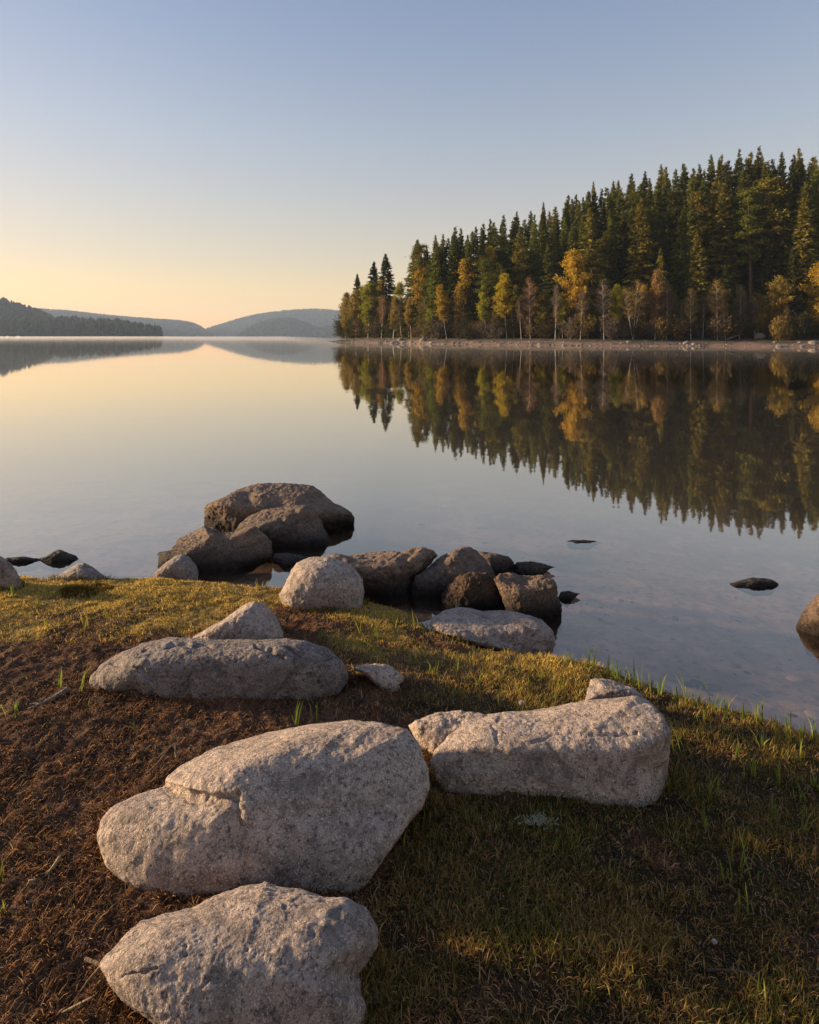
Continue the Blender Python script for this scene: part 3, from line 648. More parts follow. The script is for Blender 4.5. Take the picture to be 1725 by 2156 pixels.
    V, T, C = blades(x, y, z + 0.002, 0.007 + 0.024 * rng.uniform(0, 1, n) ** 3, 0.0010 + 0.0014 * rng.uniform(0, 1, n) + 0.0003 * y, rng.uniform(0.9, 1.24, n), rng.uniform(0, 6.28, n), pal(br, n, rng, 0.4), 0.1)
    add_obj("peat_fibre", mesh_from("peat_fibre", V, T, M['litter'], C), kind="stuff", label="matted dark roots and fibres lying on the bare peat")
    # grit
    x, y = scatter(26000, 1.05, 4.2); z, so, d = ground_z(x, y)
    k = (d > 0.02) & (rng.uniform(0, 1, len(x)) < (0.6 + 0.4 * so) * sstep(0.35, 0.7, fbm2(x, y, 4, 3, 77) * 0.5 + 0.5)) & not_rock(x, y)
    x, y, z = x[k], y[k], z[k]; n = len(x); D, Tt = ico(1)
    r = 0.0009 + 0.0030 * rng.uniform(0, 1, n) ** 6
    V = D[None] * rng.uniform(.65, 1.25, (n, len(D), 1)) * (r[:, None] * rng.uniform(0.6, 1.5, (n, 3)))[:, None, :] + np.stack([x, y, z + r * 0.3], 1)[:, None, :]
    T = (np.arange(n)[:, None, None] * len(D) + Tt[None]).reshape(-1, 3)
    C = np.repeat(pal([(0.28, 0.22, 0.18), (0.18, 0.14, 0.11), (0.44, 0.38, 0.33), (0.17, 0.11, 0.08)], n, rng), len(D), 0)
    add_obj("gravel", mesh_from("gravel", V.reshape(-1, 3), T, M['litter'], C), kind="stuff", label="scattered pale grit on the peat and turf")
    # stones on the bed of the shallows
    n = 5200; x = rng.uniform(-0.6, 5.5, n); y = rng.uniform(2.0, 7.5, n); z, so, d = ground_z(x, y)
    k = (d < -0.05) & (rng.uniform(0, 1, n) < np.exp(d / 0.7)) & (d > -2.5) & (rng.uniform(0, 1, n) < sstep(0.4, 0.65, fbm2(x, y, 1.6, 3, 79) * 0.5 + 0.5)); x, y, z = x[k], y[k], z[k]; n = len(x); D, Tt = ico(2)
    r = 0.006 + 0.026 * rng.uniform(0, 1, n) ** 4
    V = D[None] * (r[:, None] * rng.uniform(0.7, 1.5, (n, 3)) * np.array([1.2, 1.1, 0.45]))[:, None, :] + np.stack([x, y, z], 1)[:, None, :]
    V = V[(z + .45 * r * 1.5) < -0.015]; n = len(V)
    T = (np.arange(n)[:, None, None] * len(D) + Tt[None]).reshape(-1, 3)
    C = np.repeat(pal([(0.16, 0.115, 0.09), (0.09, 0.07, 0.06), (0.24, 0.17, 0.13), (0.40, 0.28, 0.21), (0.06, 0.05, 0.045)], n, rng), len(D), 0)
    add_obj("pebbles", mesh_from("pebbles", V.reshape(-1, 3), T, M['litter'], C, True), kind="stuff", label="stones lying on the bed of the clear shallows")

def tuft(px, py, hpx, n, label, group=None, seed=0, dry=0.0, spread=1.0):
    X, Y, z = ground_px(px, py); rng = np.random.default_rng(seed + int(px * 7 + py))
    z = float(ground_z(np.array([X]), np.array([Y]))[0][0])
    h = hpx / F * Y * rng.uniform(0.55, 1.0, n); h[0] = hpx / F * Y
    s = 0.010 * spread
    x = rng.normal(0, s, n); y = rng.normal(0, s, n)
    c = pal([(0.16, 0.21, 0.03), (0.11, 0.18, 0.03), (0.22, 0.25, 0.05)], n, rng) * (1 - dry) + pal([(0.34, 0.20, 0.05), (0.28, 0.14, 0.04)], n, rng) * dry
    V, T, C = blades(x, y, np.zeros(n), h, 0.0040 + 0.002 * rng.uniform(0, 1, n) + 0.0004 * Y, rng.uniform(0.02, 0.55, n) * min(1.4, spread), rng.uniform(0, 6.28, n), c)
    add_obj("grass_tuft", mesh_from("grass_tuft", V, T, M['grass'], C), None, (X, Y, z), label=label, category="grass tuft", group=group)

def build_tufts():
    T = tuft
    T(619, 1533, 68, 4, "two green shoots sprouting behind the largest boulder, the left clump"); T(664, 1524, 58, 3, "green shoots sprouting behind the largest boulder, the right clump")
    T(987, 1740, 80, 4, "lone dark green shoot in the shade before the broad grey block", spread=1.0); T(835, 1820, 60, 4, "leaning green shoot in the shade beside the largest boulder", spread=2.0)
    T(130, 1450, 52, 4, "green shoots left of the long fissured boulder, the taller clump on the peat"); T(172, 1462, 70, 4, "slender green shoots touching the left end of the long fissured boulder")
    T(15, 1512, 40, 3, "yellow-green shoots near the left edge beside the stick"); T(38, 1518, 45, 5, "yellow-green shoots standing left of the weathered stick")
    T(1050, 1490, 45, 4, "single green shoot behind the slab, in the golden turf"); T(28, 1256, 34, 5, "green shoots beside the boulder at the left edge")
    T(680, 1350, 34, 7, "light green clump behind the right end of the long fissured boulder"); T(795, 1345, 44, 6, "tall green clump in the turf below the puddle")
    T(1590, 2110, 78, 4, "upright yellow-green shoot in the right foreground turf")
    rng = np.random.default_rng(12)
    G1 = "green tufts along the water's edge"; L1 = "thin green grass tuft on the rim of the bank against the shallow water"
    for px, py, hp in ((1196, 1400, 34), (1236, 1408, 42), (1252, 1412, 62), (1283, 1424, 56), (1298, 1428, 40), (1322, 1436, 36), (1345, 1446, 52), (1372, 1452, 38), (1392, 1462, 40), (1420, 1470, 36),
                       (1445, 1480, 52), (1466, 1484, 40), (1506, 1496, 56), (1530, 1506, 44), (1566, 1512, 36), (1596, 1522, 58), (1634, 1532, 30), (1660, 1540, 52), (1715, 1560, 56), (1690, 1552, 30)):
        T(px, py, hp * 1.2, int(rng.integers(4, 9)), L1, G1, seed=3, dry=0.15 * float(rng.uniform(0, 1)), spread=0.9)
    G2 = "green shoots in the turf below the puddle"; L2 = "yellow-green grass shoot in the golden turf between the boulders"
    for px, py, hp in ((760, 1335, 44), (830, 1330, 46), (850, 1375, 40), (915, 1420, 42), (960, 1410, 38), (720, 1362, 34), (1010, 1440, 34), (880, 1325, 40), (1110, 1460, 40), (1160, 1475, 60), (1180, 1455, 40), (1140, 1430, 38)):
        T(px, py, hp, int(rng.integers(3, 7)), L2, G2, seed=5, dry=0.3, spread=1.5)
    G3 = "long grass shoots on the right bank"; L3 = "long arching green grass shoot in the olive turf right of the broad grey block"
    for px, py, hp in ((1440, 1590, 60), (1480, 1520, 54), (1560, 1600, 60), (1600, 1580, 50), (1640, 1650, 60), (1680, 1600, 56), (1500, 1680, 62), (1560, 1820, 70), (1630, 1720, 60), (1540, 1860, 80), (1555, 1900, 70), (1585, 1850, 70),
                       (1700, 1760, 56), (1480, 1740, 56), (1690, 1690, 40), (1720, 1660, 44), (1590, 1640, 44), (1660, 1560, 40), (1350, 2080, 40), (1255, 2080, 36), (1180, 1790, 36), (1300, 1850, 30)):
        T(px, py, hp * 1.1, int(rng.integers(4, 7)), L3, G3, seed=7, dry=0.15, spread=1.1)
    G4 = "shoots in the golden moss"; L4 = "short green shoot poking from the golden moss on the left bank"
    for px, py, hp in ((60, 1300, 26), (100, 1322, 34), (178, 1325, 60), (230, 1300, 26), (310, 1262, 26), (420, 1300, 22), (80, 1280, 26), (150, 1280, 22), (485, 1250, 20), (540, 1240, 24), (560, 1238, 30), (500, 1330, 22), (8, 1860, 60), (12, 1930, 40)):
        T(px, py, hp, int(rng.integers(3, 6)), L4 if px > 12 else "dry yellow grass clump at the left edge beside the nearest boulder", G4 if px > 12 else "dry clumps at the left edge", seed=9, dry=0.35, spread=1.2)

def build_bits():
    # weathered stick, dry root and lichen sprig
    def curve_thing(name, label, cat, pts, r0, r1, mat, side=()):
        W = []
        for px, py, dz in pts:
            X, Y, z = ground_px(px, py); W.append((X, Y, float(ground_z(np.array([X]), np.array([Y]))[0][0]) + dz))
        W = np.array(W); o = W[0].copy(); B = Bag()
        rr = np.linspace(r0, r1, len(W)); B.add(*[tube(W - o, rr, 7)[0]], q=tube(W - o, rr, 7)[1])
        for i, (dx, dy, dz), r in side:
            q = np.array([W[i] - o, W[i] - o + np.array((dx, dy, dz)) * 0.5 + (0, 0, .004), W[i] - o + np.array((dx, dy, dz))]); tv, tq = tube(q, [r, r * .8, r * .3], 5); B.add(tv, q=tq)
        add_obj(name, B.mesh(name, mat, True), None, o, label=label, category=cat)
    curve_thing("driftwood_stick", "weathered grey stick lying on the peat left of the long fissured boulder", "stick", [(58, 1494, 0.004), (85, 1488, 0.008), (115, 1476, 0.012), (143, 1466, 0.016)], 0.006, 0.012, M['stick'], [(1, (-.05, .01, -.004), .004)])
    curve_thing("dry_root", "split tan root lying on the peat at the left edge", "root", [(50, 1893, .003), (62, 1874, .012), (85, 1868, .010), (105, 1850, .012), (126, 1826, .020)], 0.0025, 0.006, M['dry_root'], [(3, (.015, -.045, -.01), .0022), (2, (.02, -.02, -.008), .002)])
    curve_thing("dry_root", "orange dry root loop on the peat beside the largest boulder's ledge", "root", [(310, 1640, .004), (335, 1622, .015), (352, 1608, .035), (366, 1598, .04), (372, 1612, .01)], 0.003, 0.004, M['dry_root'], [(2, (-.03, -.02, -.02), .002)])
    curve_thing("dry_root", "frayed tan root at the lower left beside the nearest boulder", "root", [(180, 2050, .03), (215, 2068, .025), (240, 2085, .012), (190, 2130, .006), (130, 2150, .004)], 0.004, 0.003, M['dry_root'], [(1, (-.03, -.06, -.015), .003), (2, (.03, -.06, -.01), .003)])
    curve_thing("dry_stalk", "pale dry stalk lying in the shade under the broad grey block", "stalk", [(1003, 1672, .008), (1030, 1674, .012), (1065, 1684, .006)], 0.0025, 0.0015, M['dry_root'])
    curve_thing("dark_twig", "dark twig lying in the right foreground grass", "twig", [(1490, 2045, .008), (1545, 2052, .012), (1600, 2062, .010)], 0.003, 0.002, M['bark'])
    rng = np.random.default_rng(4); X, Y, z = ground_px(1138, 1740); B = Bag()
    for i in range(70):
        a = rng.uniform(0, 6.28); L = rng.uniform(.006, .018); p0 = np.array([rng.normal(0, .026), rng.normal(0, .010), 0.010]); d = np.array([math.cos(a) * L, math.sin(a) * L * .6, rng.uniform(.004, .016)])
        q = np.array([p0, p0 + d * .5 + rng.normal(0, .003, 3), p0 + d]); tv, tq = tube(q, [.0019, .0015, .0009], 5); B.add(tv, q=tq)
    add_obj("lichen_sprig", B.mesh("lichen_sprig", M['lichen']), None, (X, Y, z), label="pale branching lichen sprig on the dark grass before the broad grey block", category="lichen")
    # moss scrap on the flat-topped boulder and hummock on the left bank
    def moss(px, py, Y, z, r, n, label, cols, name="moss_patch"):
        X = (px - CX) / F * Y; rr = np.sqrt(rng.uniform(0, 1, n)) * r; a = rng.uniform(0, 6.28, n); x = np.cos(a) * rr; y = np.sin(a) * rr * 0.6
        zz = (0.16 * r * np.sqrt(np.maximum(0, 1 - (rr / r) ** 2)) + 0.10 * r * fbm2(x, y, 5 / r, 3, 3)) * rng.uniform(.8, 1.0, n)
        V, T, C = blades(x, y, zz, rng.uniform(.012, .032, n), np.full(n, .006), rng.uniform(.2, 1.1, n), rng.uniform(0, 6.28, n), pal(cols, n, rng))
        D, Tt = ico(4); hb = np.maximum(D[:, 2], -0.2); Vb = np.stack([D[:, 0] * r, D[:, 1] * r * .6, hb * r * .16], 1) * (1 + .12 * fbm(D * 3, 3, 6))[:, None]
        cb = np.repeat(np.array([cols[0]]), len(D), 0) * 0.6
        add_obj(name, mesh_from(name, np.vstack([V, Vb]), np.vstack([T, Tt + len(V)]), M['litter'], np.vstack([C, cb])), None, (X, Y, z), label=label, category="moss")
    X, Y, z = ground_px(172, 1246); moss(172, 1246, Y, z - 0.03, 0.21, 9000, "dark mossy hummock in front of the wedge-shaped rock on the left bank", [(0.10, .06, .02), (.16, .09, .025), (.06, .045, .015), (.22, .13, .03)], "moss_hummock")
    return moss

# ---------------------------------------------------------------- opposite wooded shore
SH_PX = np.array([560, 690, 705, 750, 912, 1028, 1227, 1725, 2300, 3200]); SH_Y = np.array([178, 172, 166, 150, 121, 111, 100.5, 90, 80, 70])
GH_PX = np.array([690, 870, 1000, 1250, 1500, 1725, 2300, 3200]); GH = np.array([0.5, 1.5, 4.5, 12, 17, 20, 22, 22])
def shore_y(px): return np.interp(px, SH_PX, SH_Y)
def shore_z(px, s):
    px = np.asarray(px, float); s = np.asarray(s, float)
    tip = sstep(690, 730, px)
    beach = np.interp(s, [-8, 0, 1.2, 6.0, 9.0, 14, 200], [-1.2, -0.02, 0.22, 0.75, 1.15, 1.4, 1.6])
    back = 1 - sstep(0.0, 1.0, (s - 12 - 60 * sstep(700, 900, px)) / 14.0) * (1 - sstep(860, 960, px))
    return (beach * back - 0.9 * (1 - back)) * tip - 0.6 * (1 - tip) + np.interp(px, GH_PX, GH) * sstep(9, 62, s) * back

def shore_point(px, s):
    Y = float(shore_y(px)) + s; return ((px - CX) / F * Y, Y, float(shore_z(px, s)))

def build_shore():
    px = np.concatenate([np.arange(680, 760, 2.5), np.arange(760, 1760, 3.0), np.arange(1760, 3200, 40)])
    s = np.concatenate([np.arange(-8, 0, 1.0), np.arange(0, 12, 0.25), np.arange(12, 90, 2.5), np.arange(90, 220, 20)])
    PX, S = np.meshgrid(px, s); x = PX.ravel(); t = S.ravel(); Y = shore_y(x) + t; X = (x - CX) / F * Y; z = shore_z(x, t)
    z = z + (0.16 * fbm2(X, Y, 0.35, 4, 91) + 0.10 * fbm2(X, Y, 0.09, 3, 94)) * sstep(-6, 2, t) + 0.05 * fbm2(X, Y, 1.6, 3, 92) * sstep(-0.5, 1, t)
    nx = len(px); i = np.arange(len(x)).reshape(len(s), nx)
    q = np.stack([i[:-1, :-1], i[:-1, 1:], i[1:, 1:], i[1:, :-1]], -1).reshape(-1, 4)
    veg = sstep(3.0, 5.0, t + 5.0 * fbm2(X, Y, 0.16, 4, 93)); dk = np.maximum(1 - sstep(730, 830, x), np.maximum(.85 * sstep(.02, .30, fbm2(X, Y, 0.14, 4, 95)) * sstep(.6, 1.6, t), .7 * sstep(0.15, .4, fbm2(X, Y * 3, 0.5, 3, 96))))
    N = NT("shore_ground"); at = N.n("ShaderNodeVertexColor", layer_name="Col"); sp = N.n("ShaderNodeSeparateColor"); N.l(at.outputs[0], sp.inputs[0])
    g = N.n("ShaderNodeNewGeometry"); v = g.outputs["Position"]; n1 = N.noise(v, 0.6, 4, 0.6); n2 = N.noise(v, 3.0, 4, 0.7)
    mp = N.n("ShaderNodeMapping"); mp.inputs["Scale"].default_value = (0.25, 0.25, 6.0); N.l(v, mp.inputs[0]); n3 = N.noise(mp.outputs[0], 2.0, 4, 0.6)
    sand = N.mix(N.ramp(n3, [(0.35, 0.0), (0.65, 1.0)]), (0.27, 0.145, 0.10), (0.13, 0.072, 0.052))
    sand = N.mix(N.ramp(n2, [(0.50, 0.0), (0.68, 0.7)]), sand, (0.075, 0.05, 0.038))
    vg = N.mix(N.ramp(n1, [(0.40, 0.0), (0.60, 1.0)]), (0.055, 0.034, 0.020), (0.075, 0.068, 0.018))
    col = N.mix(sp.outputs[0], sand, vg); col = N.mix(sp.outputs[1], col, (0.034, 0.023, 0.017))
    bs = N.n("ShaderNodeBsdfPrincipled", in_Roughness=0.95); N.l(col, bs.inputs["Base Color"])
    bp = N.n("ShaderNodeBump", in_Strength=0.8, in_Distance=0.15); N.l(N.math('ADD', n2, n3), bp.inputs["Height"]); N.l(bp.outputs[0], bs.inputs["Normal"]); N.l(bs.outputs[0], N.out.inputs[0])
    add_obj("beach", mesh_from("beach", np.stack([X, Y, z], 1), None, N.m, np.stack([veg, dk * 0.92, 0 * t], 1), True, q), kind="structure")
    # boulders on the beach
    rng = np.random.default_rng(33)
    bl = [(844, 713, 8, "pale boulder standing on the beach near the point, tallest of its cluster"), (892, 714, 10, "wide pale boulder on the beach, right of the point's cluster"), (909, 720, 6, "low grey boulder at the water right of the wide pale one"),
          (851, 719, 7, "flat grey boulder at the water in front of the tallest pale one"), (828, 719.5, 7, "flat grey boulder at the water, nearest the point"), (866, 720, 5, "small flat boulder at the water between the two pale boulders"),
          (977, 704, 6, "dark round boulder among the trunks above the beach"), (1138, 723, 6, "flat pale boulder at the water on the middle of the beach"), (1316, 710, 6, "white-topped boulder at the edge of the trees"),
          (1323, 719, 5, "small pale boulder below the white-topped one"), (1446, 720, 8, "pale boulder on the pink sand, larger of a pair"), (1463, 723, 7, "grey boulder on the pink sand, right one of a pair"), (1473, 726.5, 4, "small boulder at the water right of the pair on the pink sand"),
          (1449, 726, 4, "small boulder at the water below the pair on the pink sand"), (1642, 727, 8, "low pale boulder at the water near the right end of the beach"), (1632, 719, 4.5, "small boulder on the sand above the low pale one"),
          (1685, 720, 5, "grey boulder on the sand beside the large one at the right end"), (1689, 727, 5, "pale boulder at the water beside the large one at the right end"), (1713, 719, 11, "largest beach boulder, at the right end of the beach")]
    def brock(px, py, r, label, mat, group=None, name="boulder"):
        Ys = float(shore_y(px)); best = 0.2
        for s in np.arange(0.1, 13, 0.1):
            Y = Ys + s; z = float(shore_z(px, s)); yy = HY - (z - H) / Y * F
            if yy <= py + r * 0.45: best = s; break
            best = s
        X, Y, z = shore_point(px, best); rr = r / F * Y; D, T = ico(4)
        nr = fib(16, rng); dr = rng.uniform(.75, 1.05, 16); sm = np.zeros(len(D))
        for n, d in zip(nr, dr): sm += np.maximum(0, D @ n / d) ** 9
        V = D * (sm ** (-1 / 9))[:, None] * (1 + .10 * fbm(D * 1.6 + px, 3, int(px)))[:, None] * np.array([1.0, .9, rng.uniform(.55, .75)]) * rr
        add_obj(name, mesh_from(name, V, T, mat, None, True), None, (X, Y, z + rr * .12), label=label, category="rock", group=group)
    for px, py, r, lab in bl: brock(px, py, r, lab, M['beach_rock'] if 'dark' not in lab else M['beach_rock_dark'])
    for k in range(26):
        px = 700 + 50 * rng.uniform(0, 1) ** 1.4 if k < 22 else (684 + 4 * k - 88); brock(px, 718 - 4 * (px - 700) / 50 * rng.uniform(0, 1), rng.uniform(2.6, 6.0), "jagged dark rock in the pile at the tip of the wooded point", M['beach_rock_dark'], "dark rocks at the tip of the point")
    for k in range(190):
        px = rng.uniform(740, 1725); yw = HY + F * H / float(shore_y(px)); brock(px, yw - rng.uniform(0.0, 8), rng.uniform(1.0, 3.0) * (1.25 if px < 1250 else 1), *(("small grey stone strewn on the pink beach", M['beach_rock'], "small stones strewn on the beach") if rng.uniform() < .5 else ("small dark stone lying along the water on the pink beach", M['beach_rock_dark'], "small dark stones along the beach")), "stone")
    # driftwood
    def log(name, label, cat, a, b, r0, r1, mat, extra=()):
        a, b = np.array(a), np.array(b); n = 7; t = np.linspace(0, 1, n)[:, None]; P = a + (b - a) * t; P += rng.normal(0, .04, P.shape); P -= a
        B = Bag(); tv, tq = tube(P, np.linspace(r0, r1, n), 7); B.add(tv, q=tq)
        for i, d, r in extra: tv, tq = tube(np.array([P[i], P[i] + np.array(d) * .5 + (0, 0, .1), P[i] + np.array(d)]), [r, r * .7, r * .3], 5); B.add(tv, q=tq)
        add_obj(name, B.mesh(name, mat, True), None, a, label=label, category=cat)
    p = shore_point(1532, 8.0); q = shore_point(1563, 9.0); log("fallen_log", "bleached log lying on the upper beach beside the root stump", "log", (p[0], p[1], p[2] + .1), (q[0], q[1], q[2] + .75), .12, .07, M['dead_wood'], [(4, (.5, .1, .5), .04), (3, (-.2, .1, .5), .03)])
    p = shore_point(1424, 10); q = shore_point(1362, 13); log("fallen_tree", "dead trunk leaning down from the birches to the beach", "trunk", p, (q[0], q[1], 4.6), .13, .05, M['dead_wood'], [(3, (-.6, .2, .9), .04), (4, (.5, -.1, .7), .03)])
    P = shore_point(1600, 9.5); B = Bag()
    for k in range(16):
        a = rng.uniform(0, 6.28); L = rng.uniform(.5, 1.2); e = np.array([math.cos(a) * L, -.15, abs(math.sin(a)) * L * .75 + .05]); tv, tq = tube(np.array([[0, 0, .35], e * .5 + rng.normal(0, .1, 3) + (0, 0, .3), e + (0, 0, .1)]), [.17, .11, .03], 6); B.add(tv, q=tq)
    D, T = ico(4); V = D * (1 + .35 * fbm(D * 2.2, 3, 8))[:, None] * np.array([.95, .6, .6]) + (0, 0, .35); B.add(V, t=T)
    add_obj("root_stump", B.mesh("root_stump", M['dead_wood'], True), None, P, label="upturned grey root stump washed up at the edge of the trees", category="stump")

# ---------------------------------------------------------------- trees
def leaf_quads(B, c, d, size, wid, rng):
    """elongated sprays at points c pointing along d"""
    n = len(c); d = d / (np.linalg.norm(d, axis=1, keepdims=True) + 1e-9)
    r = rng.normal(0, 1, (n, 3)); s = np.cross(d, r); s /= np.linalg.norm(s, axis=1, keepdims=True) + 1e-9
    L = size[:, None]; W = wid[:, None]
    V = np.stack([c - d * L * .35, c + s * W * .5, c + d * L * .65, c - s * W * .5], 1)
    B.add(V.reshape(-1, 3), q=(np.arange(n)[:, None] * 4 + np.arange(4)[None]))

def spruce(seed, Ht=25.0, rad=3.6, bare=0.06, dense=1.0, top=1.0):
    rng = np.random.default_rng(seed); C = Bag(); Tr = Bag()
    bend = rng.normal(0, .012, 2); trunk = lambda t: np.array([bend[0] * Ht * t * t, bend[1] * Ht * t * t, t * Ht])
    tv, tq = tube([trunk(t) for t in np.linspace(0, 1, 12)], np.linspace(.26, .012, 12) * Ht / 25, 7); Tr.add(tv, q=tq)
    t = bare
    while t < 0.985:
        nb = 6 if t < .9 else 4; L0 = rad * ((1 - t) ** (0.90 * top)) * (0.55 + 0.45 * min(1, (t - bare) / .16 + .25)) + 0.05
        for k in range(nb):
            if rng.uniform() > 0.93: continue
            az = rng.uniform(0, 6.28); L = L0 * rng.uniform(.5, 1.18); p0 = trunk(t + rng.uniform(-.008, .008))
            up = 0.35 * t ** 2 + rng.normal(0, .08) ; droop = (0.75 - .75 * t) * rng.uniform(.5, 1.2)
            m = max(5, int(20 * dense * (L / rad + .28))); u = rng.uniform(.12, 1, m) ** .62
            h = np.array([math.cos(az), math.sin(az), 0]); sd = np.array([-h[1], h[0], 0])
            c = p0 + h * (L * u)[:, None] + np.array([0, 0, 1]) * (L * (up * u - droop * u * u + .22 * droop * u ** 3))[:, None]
            c = c + sd * (rng.normal(0, .16, m) * L * (.35 + .5 * u))[:, None] + rng.normal(0, .07, (m, 3))
            d = h * (.8 - .35 * t ** 3) + sd * rng.normal(0, .65 - .3 * t ** 3, m)[:, None] + np.array([0, 0, 1]) * (rng.normal(-.45, .45, m) + .5 * t + .9 * t ** 6)[:, None]
            leaf_quads(C, c, d, rng.uniform(.55, 1.15, m) * Ht / 25 * (1.0 - .25 * t - .40 * t ** 8), rng.uniform(.22, .46, m) * Ht / 25 * (1 - .25 * t - .5 * t ** 6), rng)
        t += rng.uniform(.010, .018) / dense ** .5 * (1 - .4 * (t > .8))
    return Tr.mesh("spruce_trunk", M['bark'], True), C.mesh("spruce_crown", M['needles'])

def pine(seed, Ht=25.0):
    rng = np.random.default_rng(seed); C = Bag(); Tr = Bag(); bend = rng.normal(0, .02, 2)
    trunk = lambda t: np.array([bend[0] * Ht * t * t + .15 * math.sin(5 * t + seed), bend[1] * Ht * t * t, t * Ht])
    tv, tq = tube([trunk(t) for t in np.linspace(0, 1, 14)], np.linspace(.30, .04, 14), 8); Tr.add(tv, q=tq)
    for k in range(44):
        t = .46 + .54 * rng.uniform() ** .8; az = rng.uniform(0, 6.28); L = 4.2 * (1.05 - t) ** .55 * rng.uniform(.5, 1.15) * min(1, .4 + (t - .42) * 3); p0 = trunk(t); h = np.array([math.cos(az), math.sin(az), rng.uniform(-.05, .35)])
        tip = p0 + h * L; tv, tq = tube([p0, p0 + h * L * .5 + (0, 0, .15), tip], [.08, .05, .02], 5); Tr.add(tv, q=tq)
        for u in np.linspace(.45, 1, 4):
            m = 30; cc = p0 + h * L * u + (0, 0, .2); c = cc + rng.normal(0, 1, (m, 3)) * np.array([.55, .55, .26]); leaf_quads(C, c, rng.normal(0, 1, (m, 3)) * np.array([1, 1, .6]) + (0, 0, .5), rng.uniform(.3, .6, m), rng.uniform(.12, .24, m), rng)
    return Tr.mesh("pine_trunk", M['pine_bark'], True), C.mesh("pine_crown", M['needles'])

def birch(seed, Ht=14.0, rad=2.2, low=.35, leaves=2600, bare=False, stems=1, narrow=1.0, lean=0.0):
    rng = np.random.default_rng(seed); C = Bag(); Tr = Bag()
    for sidx in range(stems):
        a0 = rng.uniform(0, 6.28); sp = (0.16 if stems > 1 else 0.03); off = np.array([math.cos(a0), math.sin(a0) * .6]) * sp + np.array([lean, 0]); hh = Ht * (1 if sidx == 0 else rng.uniform(.75, .95)); w = rng.normal(0, .12, 4)
        def trunk(t): return np.array([off[0] * hh * t ** .9 + w[0] * math.sin(4 * t + w[1] * 9) * t, off[1] * hh * t ** .9 + w[2] * math.sin(5 * t) * t, hh * t])
        tv, tq = tube([trunk(t) for t in np.linspace(0, 1, 14)], (np.linspace(1, .10, 14) ** .9) * (.115 if stems == 1 else .075) * Ht / 14, 7); Tr.add(tv, q=tq)
        nb = int((46 if not bare else 60) / stems ** .6); lv = leaves // (nb * max(1, stems))
        for k in range(nb):
            t = low + (1 - low) * rng.uniform() ** .85; prof = math.sin(math.pi * min(1, max(.06, (t - low) / (1 - low) * .86 + .14))) ** .7
            L = rad * prof * rng.uniform(.55, 1.1) * narrow + .2; az = rng.uniform(0, 6.28); p0 = trunk(t); h = np.array([math.cos(az), math.sin(az), rng.uniform(.5, 1.3)]); h /= np.linalg.norm(h)
            tip = p0 + h * L - np.array([0, 0, .12 * L]); tv, tq = tube([p0, p0 + h * L * .55, tip], [.030 * Ht / 14, .018 * Ht / 14, .006], 4); Tr.add(tv, q=tq)
            m = max(4, int(lv * (L / rad + .25) * 1.2)); u = rng.uniform(.2, 1.05, m)
            c = p0 + (tip - p0) * u[:, None] + rng.normal(0, 1, (m, 3)) * np.array([.32, .32, .30]) * Ht / 14
            if bare: leaf_quads(C, c, h + rng.normal(0, .5, (m, 3)), rng.uniform(.35, .8, m), rng.uniform(.03, .07, m), rng)
            else: leaf_quads(C, c, rng.normal(0, 1, (m, 3)) + (0, 0, -.6), rng.uniform(.22, .44, m), rng.uniform(.14, .28, m), rng)
    return Tr.mesh("birch_trunk", M['birch_bark'], True), C.mesh("birch_crown", M['twigs'] if bare else M['leaves'])

def bush(seed, Ht=3.0, rad=1.8):
    rng = np.random.default_rng(seed); C = Bag(); Tr = Bag()
    for k in range(26):
        az = rng.uniform(0, 6.28); e = rng.uniform(.2, 1) ; tip = np.array([math.cos(az) * rad * e, math.sin(az) * rad * e, Ht * rng.uniform(.55, 1) * (1.1 - .45 * e)]); tv, tq = tube([(0, 0, 0), tip * (.5, .5, .6), tip], [.035, .022, .006], 4); Tr.add(tv, q=tq)
        m = 60; u = rng.uniform(.3, 1.1, m); leaf_quads(C, tip * u[:, None] + rng.normal(0, .28, (m, 3)), tip / np.linalg.norm(tip) + rng.normal(0, .6, (m, 3)), rng.uniform(.25, .6, m), rng.uniform(.03, .09, m), rng)
    return Tr.mesh("bush_stems", M['bark'], True), C.mesh("bush_crown", M['twigs'])

PROTO = {}
def build_protos():
    PROTO['spruce'] = [(spruce(100 + i, 25, [3.7, 4.3, 3.3, 4.0, 4.7][i], [.05, .10, .16, .04, .06][i], 1.0), 25.0) for i in range(5)]
    PROTO['dense'] = [(spruce(190 + i, 25, [5.0, 5.6][i], .03, 1.7), 25.0) for i in range(2)]
    PROTO['slim'] = [(spruce(120 + i, 25, [2.7, 3.1][i], [.18, .26][i], .9, .85), 25.0) for i in range(2)]
    PROTO['pine'] = [(pine(130 + i), 25.0) for i in range(2)]
    PROTO['birch'] = [(birch(140, 14, 2.6, .26, 4600), 14.0), (birch(141, 14, 3.1, .18, 5200, lean=.05), 14.0), (birch(142, 14, 2.4, .30, 4200, lean=-.07), 14.0)]
    PROTO['narrow'] = [(birch(150, 14, 1.6, .26, 3600, lean=.03), 14.0), (birch(151, 14, 1.7, .32, 3400, lean=-.09), 14.0)]
    PROTO['bare'] = [(birch(160, 14, 2.6, .32, 3400, True), 14.0), (birch(161, 14, 2.2, .38, 3000, True, lean=.08), 14.0), (birch(162, 14, 1.7, .40, 2400, True, lean=-.10), 14.0)]
    PROTO['multi'] = [(birch(170, 14, 2.2, .42, 3600, True, 4), 14.0)]
    PROTO['bush'] = [(bush(180 + i, 3.0, 1.8), 3.0) for i in range(3)]

